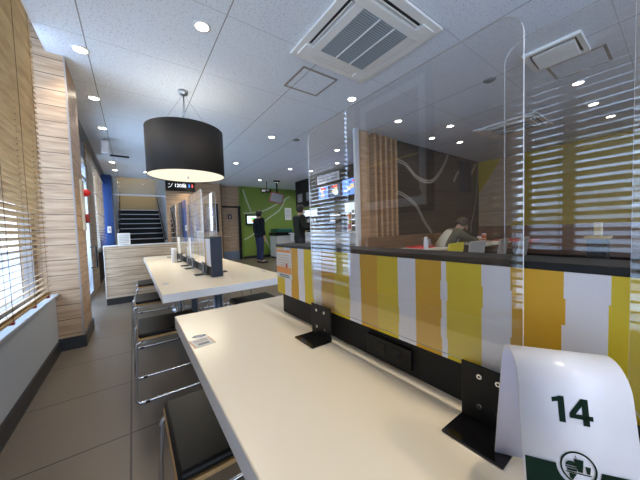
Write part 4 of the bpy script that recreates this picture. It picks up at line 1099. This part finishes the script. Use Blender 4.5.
def person(label, loc, rz, J, top, legs, shoe, hair, top_name='jacket', mask=None, collar=None, scale=1.0, hair_len=0.0, cap=None):
    """J: dict of joints in local space, facing +Y"""
    t = thing('person', label, 'person', loc)
    mtx = Matrix.Translation(loc) @ Matrix.Rotation(rz, 4, 'Z') @ Matrix.Scale(scale, 4)
    jj = dict(J); E_ = [('pelvis', 'waist'), ('waist', 'chest'), ('chest', 'neck'), ('neck', 'skull'), ('skull', 'crown')]
    for s_ in 'LR':
        E_ += [('chest', 'sh' + s_), ('sh' + s_, 'el' + s_), ('el' + s_, 'wr' + s_), ('wr' + s_, 'pa' + s_), ('pelvis', 'hip' + s_), ('hip' + s_, 'kn' + s_), ('kn' + s_, 'an' + s_), ('an' + s_, 'toe' + s_)]
        w = Vector(J['wr' + s_][:3]); p_ = Vector(J['pa' + s_][:3]); d = (p_ - w).normalized()
        side = d.cross(Vector((0, 0, 1))); side = side.normalized() if side.length > .1 else Vector((0, 1, 0))
        crl = d.cross(side).normalized()
        for q, (off, ln) in enumerate(((-.027, .060), (-.009, .070), (.009, .066), (.027, .052))):
            b = p_ + side * off + d * .02
            m1 = b + d * ln * .6 + crl * .008; m2 = b + d * ln + crl * .03
            for nm, v, r_ in (('a', b, .010), ('b', m1, .0085), ('c', m2, .007)): jj['f%d%s%s' % (q, nm, s_)] = (*v, r_)
            E_ += [('pa' + s_, 'f%da%s' % (q, s_)), ('f%da%s' % (q, s_), 'f%db%s' % (q, s_)), ('f%db%s' % (q, s_), 'f%dc%s' % (q, s_))]
        b = w + d * .03 + side * -.03; jj['ta' + s_] = (*b, .011); jj['tb' + s_] = (*(b + d * .04 - side * .018 + crl * .01), .009)
        E_ += [('pa' + s_, 'ta' + s_), ('ta' + s_, 'tb' + s_)]
    for q in ('pelvis', 'waist', 'chest', 'shL', 'shR', 'hipL', 'hipR', 'knL', 'knR', 'elL', 'elR'): jj[q] = (*jj[q][:3], *[r_ * .84 for r_ in jj[q][3:]])
    body = skin_mesh('body', jj, E_, 'pelvis', M['skin'], t, mtx)
    # face: nose, eyes, ears, mouth as small sub-shapes on the head
    hd_ = Vector(J['skull'][:3]); up = (Vector(J['crown'][:3]) - Vector(J['neck'][:3])).normalized(); fw = Vector(J.get('face', (0, 1, 0))).normalized(); fw = (fw - up * fw.dot(up)).normalized(); sd = fw.cross(up)
    def H(x, y, z): return mtx @ (hd_ + sd * x + fw * y + up * z)
    g = G(); g.cyl(H(0, .075, .02), H(0, .108, -.015), .008, M['skin'], r1=.014, seg=10); g.sph(H(0, .104, -.018), .013, M['skin']); g.out('nose', t)
    for sx in (-1, 1):
        g = G(); g.sph(H(.032 * sx, .082, .02), .009, M['grey_mid'], u=10, v=8); g.sph(H(.032 * sx, .090, .02), .0055, M['hair'], u=8, v=6); g.out('eye', t)
        g = G(); g.sph(H(.084 * sx, -.005, .0), .022, M['skin'], (.45, .7, 1)); g.out('ear', t)
    g = G(); g.sph(H(0, .086, -.055), .018, M['food_red'], (1, .5, .35)); g.out('mouth', t)
    if mask is not None:
        g = G(); g.sph(H(0, .055, -.04), .064, mask, (1, .85, .8)); g.out('face_mask', t)
    # hair: shell over the back and top of the skull
    g = G(); g.sph((0, 0, 0), .108, hair, (1, 1.06, 1.05), 24, 16)
    rot = Matrix((( sd.x, fw.x, up.x, 0), (sd.y, fw.y, up.y, 0), (sd.z, fw.z, up.z, 0), (0, 0, 0, 1)))
    dead = [v for v in g.bm.verts if (v.co.y > .030 and v.co.z < .045) or v.co.z < -.055 - hair_len]
    bmesh.ops.delete(g.bm, geom=dead, context='VERTS')
    rh = random.Random(2)
    for v in g.bm.verts: v.co *= 1 + rh.uniform(-.03, .05)
    bmesh.ops.transform(g.bm, matrix=mtx @ Matrix.Translation(hd_ + up * .02 - fw * .012) @ rot, verts=g.bm.verts)
    bmesh.ops.solidify(g.bm, geom=g.bm.faces[:], thickness=.012)
    g.out('hair', t)
    # clothes: slightly larger shells along the same skeleton
    def grow(keys, k, add): return {q: (*J[q][:3], *[r_ * k + add for r_ in J[q][3:]]) for q in keys}
    ku = ['pelvis', 'waist', 'chest', 'neckb', 'shL', 'elL', 'cuL', 'shR', 'elR', 'cuR', 'hem']
    JJ = dict(J); nk = Vector(J['chest'][:3]).lerp(Vector(J['neck'][:3]), .62); JJ['neckb'] = (*nk, J['neck'][3] * 1.05, J['neck'][3] * 1.05)
    for s_ in 'LR':
        cu = Vector(J['el' + s_][:3]).lerp(Vector(J['wr' + s_][:3]), .93); JJ['cu' + s_] = (*cu, J['wr' + s_][3] * 1.25)
    pv = Vector(J['pelvis'][:3]); wa = Vector(J['waist'][:3]); hm = pv + (pv - wa).normalized() * J.get('hemlen', .10); JJ['hem'] = (*hm, J['pelvis'][3] * 1.0, J['pelvis'][-1] * 1.0)
    J0 = J; J = JJ
    up_ = grow(ku, J.get('bulk', 1.15), .016)
    skin_mesh(top_name, up_, [('hem', 'pelvis'), ('pelvis', 'waist'), ('waist', 'chest'), ('chest', 'neckb'), ('chest', 'shL'), ('shL', 'elL'), ('elL', 'cuL'), ('chest', 'shR'), ('shR', 'elR'), ('elR', 'cuR')], 'waist', top, t, mtx)
    if collar is not None:
        g = G(); c0 = mtx @ Vector(JJ['neckb'][:3]); g.sph(c0, .085 * scale, collar, (1, 1, .55)); g.out('collar', t)
    lk = ['pelvis', 'hipL', 'knL', 'anL', 'hipR', 'knR', 'anR']; lw = grow(lk, 1.08, .012)
    lw['pelvis'] = (*J['pelvis'][:3], *[r_ * .9 for r_ in J['pelvis'][3:]])
    skin_mesh('trousers', lw, [('pelvis', 'hipL'), ('hipL', 'knL'), ('knL', 'anL'), ('pelvis', 'hipR'), ('hipR', 'knR'), ('knR', 'anR')], 'pelvis', legs, t, mtx)
    J = J0
    for s_ in 'LR':
        an = Vector(J['an' + s_][:3]); to = Vector(J['toe' + s_][:3]); d = (to - an); d.z = 0; d.normalize()
        g = G(); q = Matrix.Rotation(math.atan2(d.y, d.x) - PI / 2, 4, 'Z'); c = (an + to) / 2; c.z = 0
        g.box(-.045, .045, -.12, .15, .0, .075, shoe, .028, mtx=mtx @ Matrix.Translation(c) @ q, seg=3); g.out('shoe', t)
    return t

def standing(armL='down', armR='down', lean=0.0):
    J = {'pelvis': (0, 0, .93, .125, .10), 'waist': (0, .0, 1.10, .115, .09), 'chest': (0, .0 + lean * .4, 1.30, .135, .10), 'neck': (0, .01 + lean * .6, 1.47, .052), 'skull': (0, .03 + lean, 1.575, .082, .088), 'crown': (0, .025 + lean, 1.635, .068, .072)}
    for s_, sx in (('L', -1), ('R', 1)):
        J['sh' + s_] = (.175 * sx, 0, 1.385, .062); J['hip' + s_] = (.09 * sx, 0, .86, .088)
        arm = armL if s_ == 'L' else armR
        if arm == 'down': J['el' + s_] = (.225 * sx, -.02, 1.10, .045); J['wr' + s_] = (.225 * sx, .05, .86, .030); J['pa' + s_] = (.22 * sx, .07, .79, .034)
        else: J['el' + s_] = (.22 * sx, .03, 1.11, .045); J['wr' + s_] = (.12 * sx, .25, 1.12, .030); J['pa' + s_] = (.09 * sx, .32, 1.14, .034)
        J['kn' + s_] = (.095 * sx, .015, .48, .058); J['an' + s_] = (.10 * sx, -.02, .08, .040); J['toe' + s_] = (.115 * sx, .14, .035, .034)
    return J
J = standing(); J['bulk'] = 1.5; J['hemlen'] = .14
person('person in dark jacket and blue jeans standing before the green wall', (3.33, 7.98, 0), -PI / 2 + .12, J, M['navy'], M['denim'], M['shoe'], M['hair'], mask=None, scale=1.0, hair_len=.05)
J = standing('up', 'up', .03); J['bulk'] = 1.35; J['hemlen'] = .24
person('person in dark olive jacket with face mask waiting at the service counter', (3.34, 5.5, 0), -PI / 2 - .1, J, M['olive'], M['trouser_dark'], M['shoe'], M['hair'], mask=M['paper'], collar=M['olive_light'], scale=.97, hair_len=.04)
# seated, leaning forward over the table
J = {'pelvis': (0, 0, .55, .13, .11), 'waist': (0, .05, .68, .12, .10), 'chest': (0, .17, .86, .135, .10), 'neck': (0, .28, .98, .050), 'skull': (0, .355, 1.045, .082, .088), 'crown': (0, .375, 1.10, .068, .072), 'hemlen': .04, 'face': (0, .75, -.66)}
for s_, sx in (('L', -1), ('R', 1)):
    J['sh' + s_] = (.17 * sx, .19, .92, .058); J['el' + s_] = (.21 * sx, .36, .79, .042); J['wr' + s_] = (.09 * sx, .56, .775, .028); J['pa' + s_] = (.06 * sx, .63, .79, .032)
    J['hip' + s_] = (.10 * sx, .04, .54, .088); J['kn' + s_] = (.12 * sx, .43, .53, .060); J['an' + s_] = (.12 * sx, .44, .09, .042); J['toe' + s_] = (.12 * sx, .58, .035, .034)
person('seated person in olive sleeves and cream vest leaning over a food tray', (4.34, 2.42, 0), -PI / 2 - .62, J, M['olive_light'], M['trouser_dark'], M['shoe'], M['hair_brown'], top_name='sweater', collar=M['cream_knit'], hair_len=.02)
g = G()
vm = Matrix.Translation((4.34, 2.42, 0)) @ Matrix.Rotation(-PI / 2 - .62, 4, 'Z')
pv = [p_ for p_ in COL.objects if p_.get('label', '').startswith('seated person')][0]
skin_mesh('vest', {'a': (0, -.005, .56, .185, .175), 'b': (0, .05, .69, .175, .162), 'c': (0, .155, .85, .180, .155), 'd': (0, .22, .945, .12, .11)}, [('a', 'b'), ('b', 'c'), ('c', 'd')], 'a', M['cream_knit'], pv, vm)
g.bm.free()
g = G(); g.box(4.69, 4.77, 2.05, 2.11, TZ + .10, TZ + .108, M['black_gloss'], .003); tag(g.out('mobile_phone'), 'black mobile phone held by the seated person', 'phone')

# ================================================================= OUTSIDE
g = G(); g.box(-40, -.8, -25, 40, -.25, -.15, M['asphalt']); o = g.out('ground'); struct(o)
g = G(); g.box(-3.4, -1.0, -20, 30, -.15, -.02, M['paint_white']); struct(g.out('ground_pavement'))
def house(x, y0, y1, h, label):
    t = thing('office_building', label, 'building', (x, (y0 + y1) / 2, -.15))
    g = G(); g.box(x - 5, x, y0, y1, -.15, h, M['facade']); g.out('facade', t)
    y = y0 + .8
    while y < y1 - 1.6:
        for z in (.9, 4.0, 7.0):
            if z + 1.4 < h:
                g = G(); g.box(x - .02, x + .05, y, y + 1.3, z, z + 1.4, M['facade_window']); g.box(x - .02, x + .08, y + .62, y + .68, z, z + 1.4, M['paint_white']); g.out('window', t)
        y += 2.1
house(-14, -12, 4, 6.5, 'pale building across the street seen through the blinds')
house(-17, 7, 24, 9.5, 'taller pale building farther along the street')
def car(x, y, m_, label):
    t = thing('parked_car', label, 'car', (x, y, -.15))
    prof = [(-2.1, .25), (-2.1, .8), (-1.3, .95), (-.8, 1.4), (.7, 1.42), (1.4, .95), (2.05, .8), (2.1, .3)]
    g = G(); g.prism([(x - .85, y + a, -.15 + b) for a, b in prof], (1.7, 0, 0), m_); g.out('body', t)
    g = G(); g.prism([(x - .87, y + a, -.15 + b) for a, b in ((-1.15, .98), (-.75, 1.34), (.65, 1.36), (1.2, .98))], (1.74, 0, 0), M['facade_window']); g.out('window', t)
    for a in (-1.3, 1.3):
        for dx in (-.87, .67):
            g = G(); g.cyl((x + dx, y + a, .17), (x + dx + .2, y + a, .17), .32, M['black'], seg=24); g.out('wheel', t)
car(-6.5, 1.0, M['car_paint'], 'dark blue car parked outside the windows')
car(-6.5, 6.6, M['plastic_white'], 'white car parked outside, farther along')

# ================================================================= LIGHT
w = bpy.data.worlds.new('overcast_daylight'); SC.world = w; w.use_nodes = True
nt = w.node_tree; bg = nt.nodes['Background']
tc = nt.nodes.new('ShaderNodeTexCoord'); sp = nt.nodes.new('ShaderNodeSeparateXYZ'); nt.links.new(tc.outputs['Generated'], sp.inputs[0])
rp = nt.nodes.new('ShaderNodeValToRGB'); rp.color_ramp.elements[0].position = .45; rp.color_ramp.elements[0].color = (.55, .60, .68, 1); rp.color_ramp.elements[1].position = .8; rp.color_ramp.elements[1].color = (.50, .68, 1.0, 1)
mp = nt.nodes.new('ShaderNodeMapRange'); mp.inputs[1].default_value = -1; nt.links.new(sp.outputs['Z'], mp.inputs[0]); nt.links.new(mp.outputs[0], rp.inputs[0]); nt.links.new(rp.outputs[0], bg.inputs[0])
bg.inputs[1].default_value = 3.2

def area(name, loc, rot, sx, sy, e, col):
    d = bpy.data.lights.new(name, 'AREA'); d.shape = 'RECTANGLE'; d.size = sx; d.size_y = sy; d.energy = e; d.color = col
    o = bpy.data.objects.new(name, d); COL.objects.link(o); o.location = loc; o.rotation_euler = rot; return o
area('daylight_window', (-1.0, 1.2, 1.7), (0, -PI / 2, 0), 2.2, 5.0, 45, (.68, .82, 1))
area('daylight_door', (-1.0, 6.6, 1.4), (0, -PI / 2, 0), 2.2, 5.0, 80, (.68, .85, 1))
area('kitchen_light', (5.7, 6.6, 2.6), (0, 0, 0), 1.0, 4.0, 30, (.9, .95, 1))

# ================================================================= CAMERA
F_PX, yaw, pit, rol = 260.446, 0.623136, -0.044676, -0.032108
f = Vector((math.sin(yaw) * math.cos(pit), math.cos(yaw) * math.cos(pit), math.sin(pit)))
r0 = Vector((math.cos(yaw), -math.sin(yaw), 0)); u0 = r0.cross(f)
r = r0 * math.cos(rol) + u0 * math.sin(rol); u = -r0 * math.sin(rol) + u0 * math.cos(rol)
cd = bpy.data.cameras.new('camera'); cam = bpy.data.objects.new('camera', cd); COL.objects.link(cam)
cam.matrix_world = Matrix(((r.x, u.x, -f.x, 0), (r.y, u.y, -f.y, 0), (r.z, u.z, -f.z, 1.06), (0, 0, 0, 1)))
cd.sensor_width = 36; cd.lens = F_PX / 640 * 36; cd.clip_start = .02; cd.clip_end = 200
SC.camera = cam
SC.view_settings.view_transform = 'Standard'; SC.view_settings.exposure = 1.0
try:
    SC.cycles.use_denoising = True; SC.cycles.max_bounces = 10; SC.cycles.transparent_max_bounces = 24
    SC.cycles.sample_clamp_indirect = 4; SC.cycles.caustics_reflective = False; SC.cycles.caustics_refractive = False
except Exception: pass
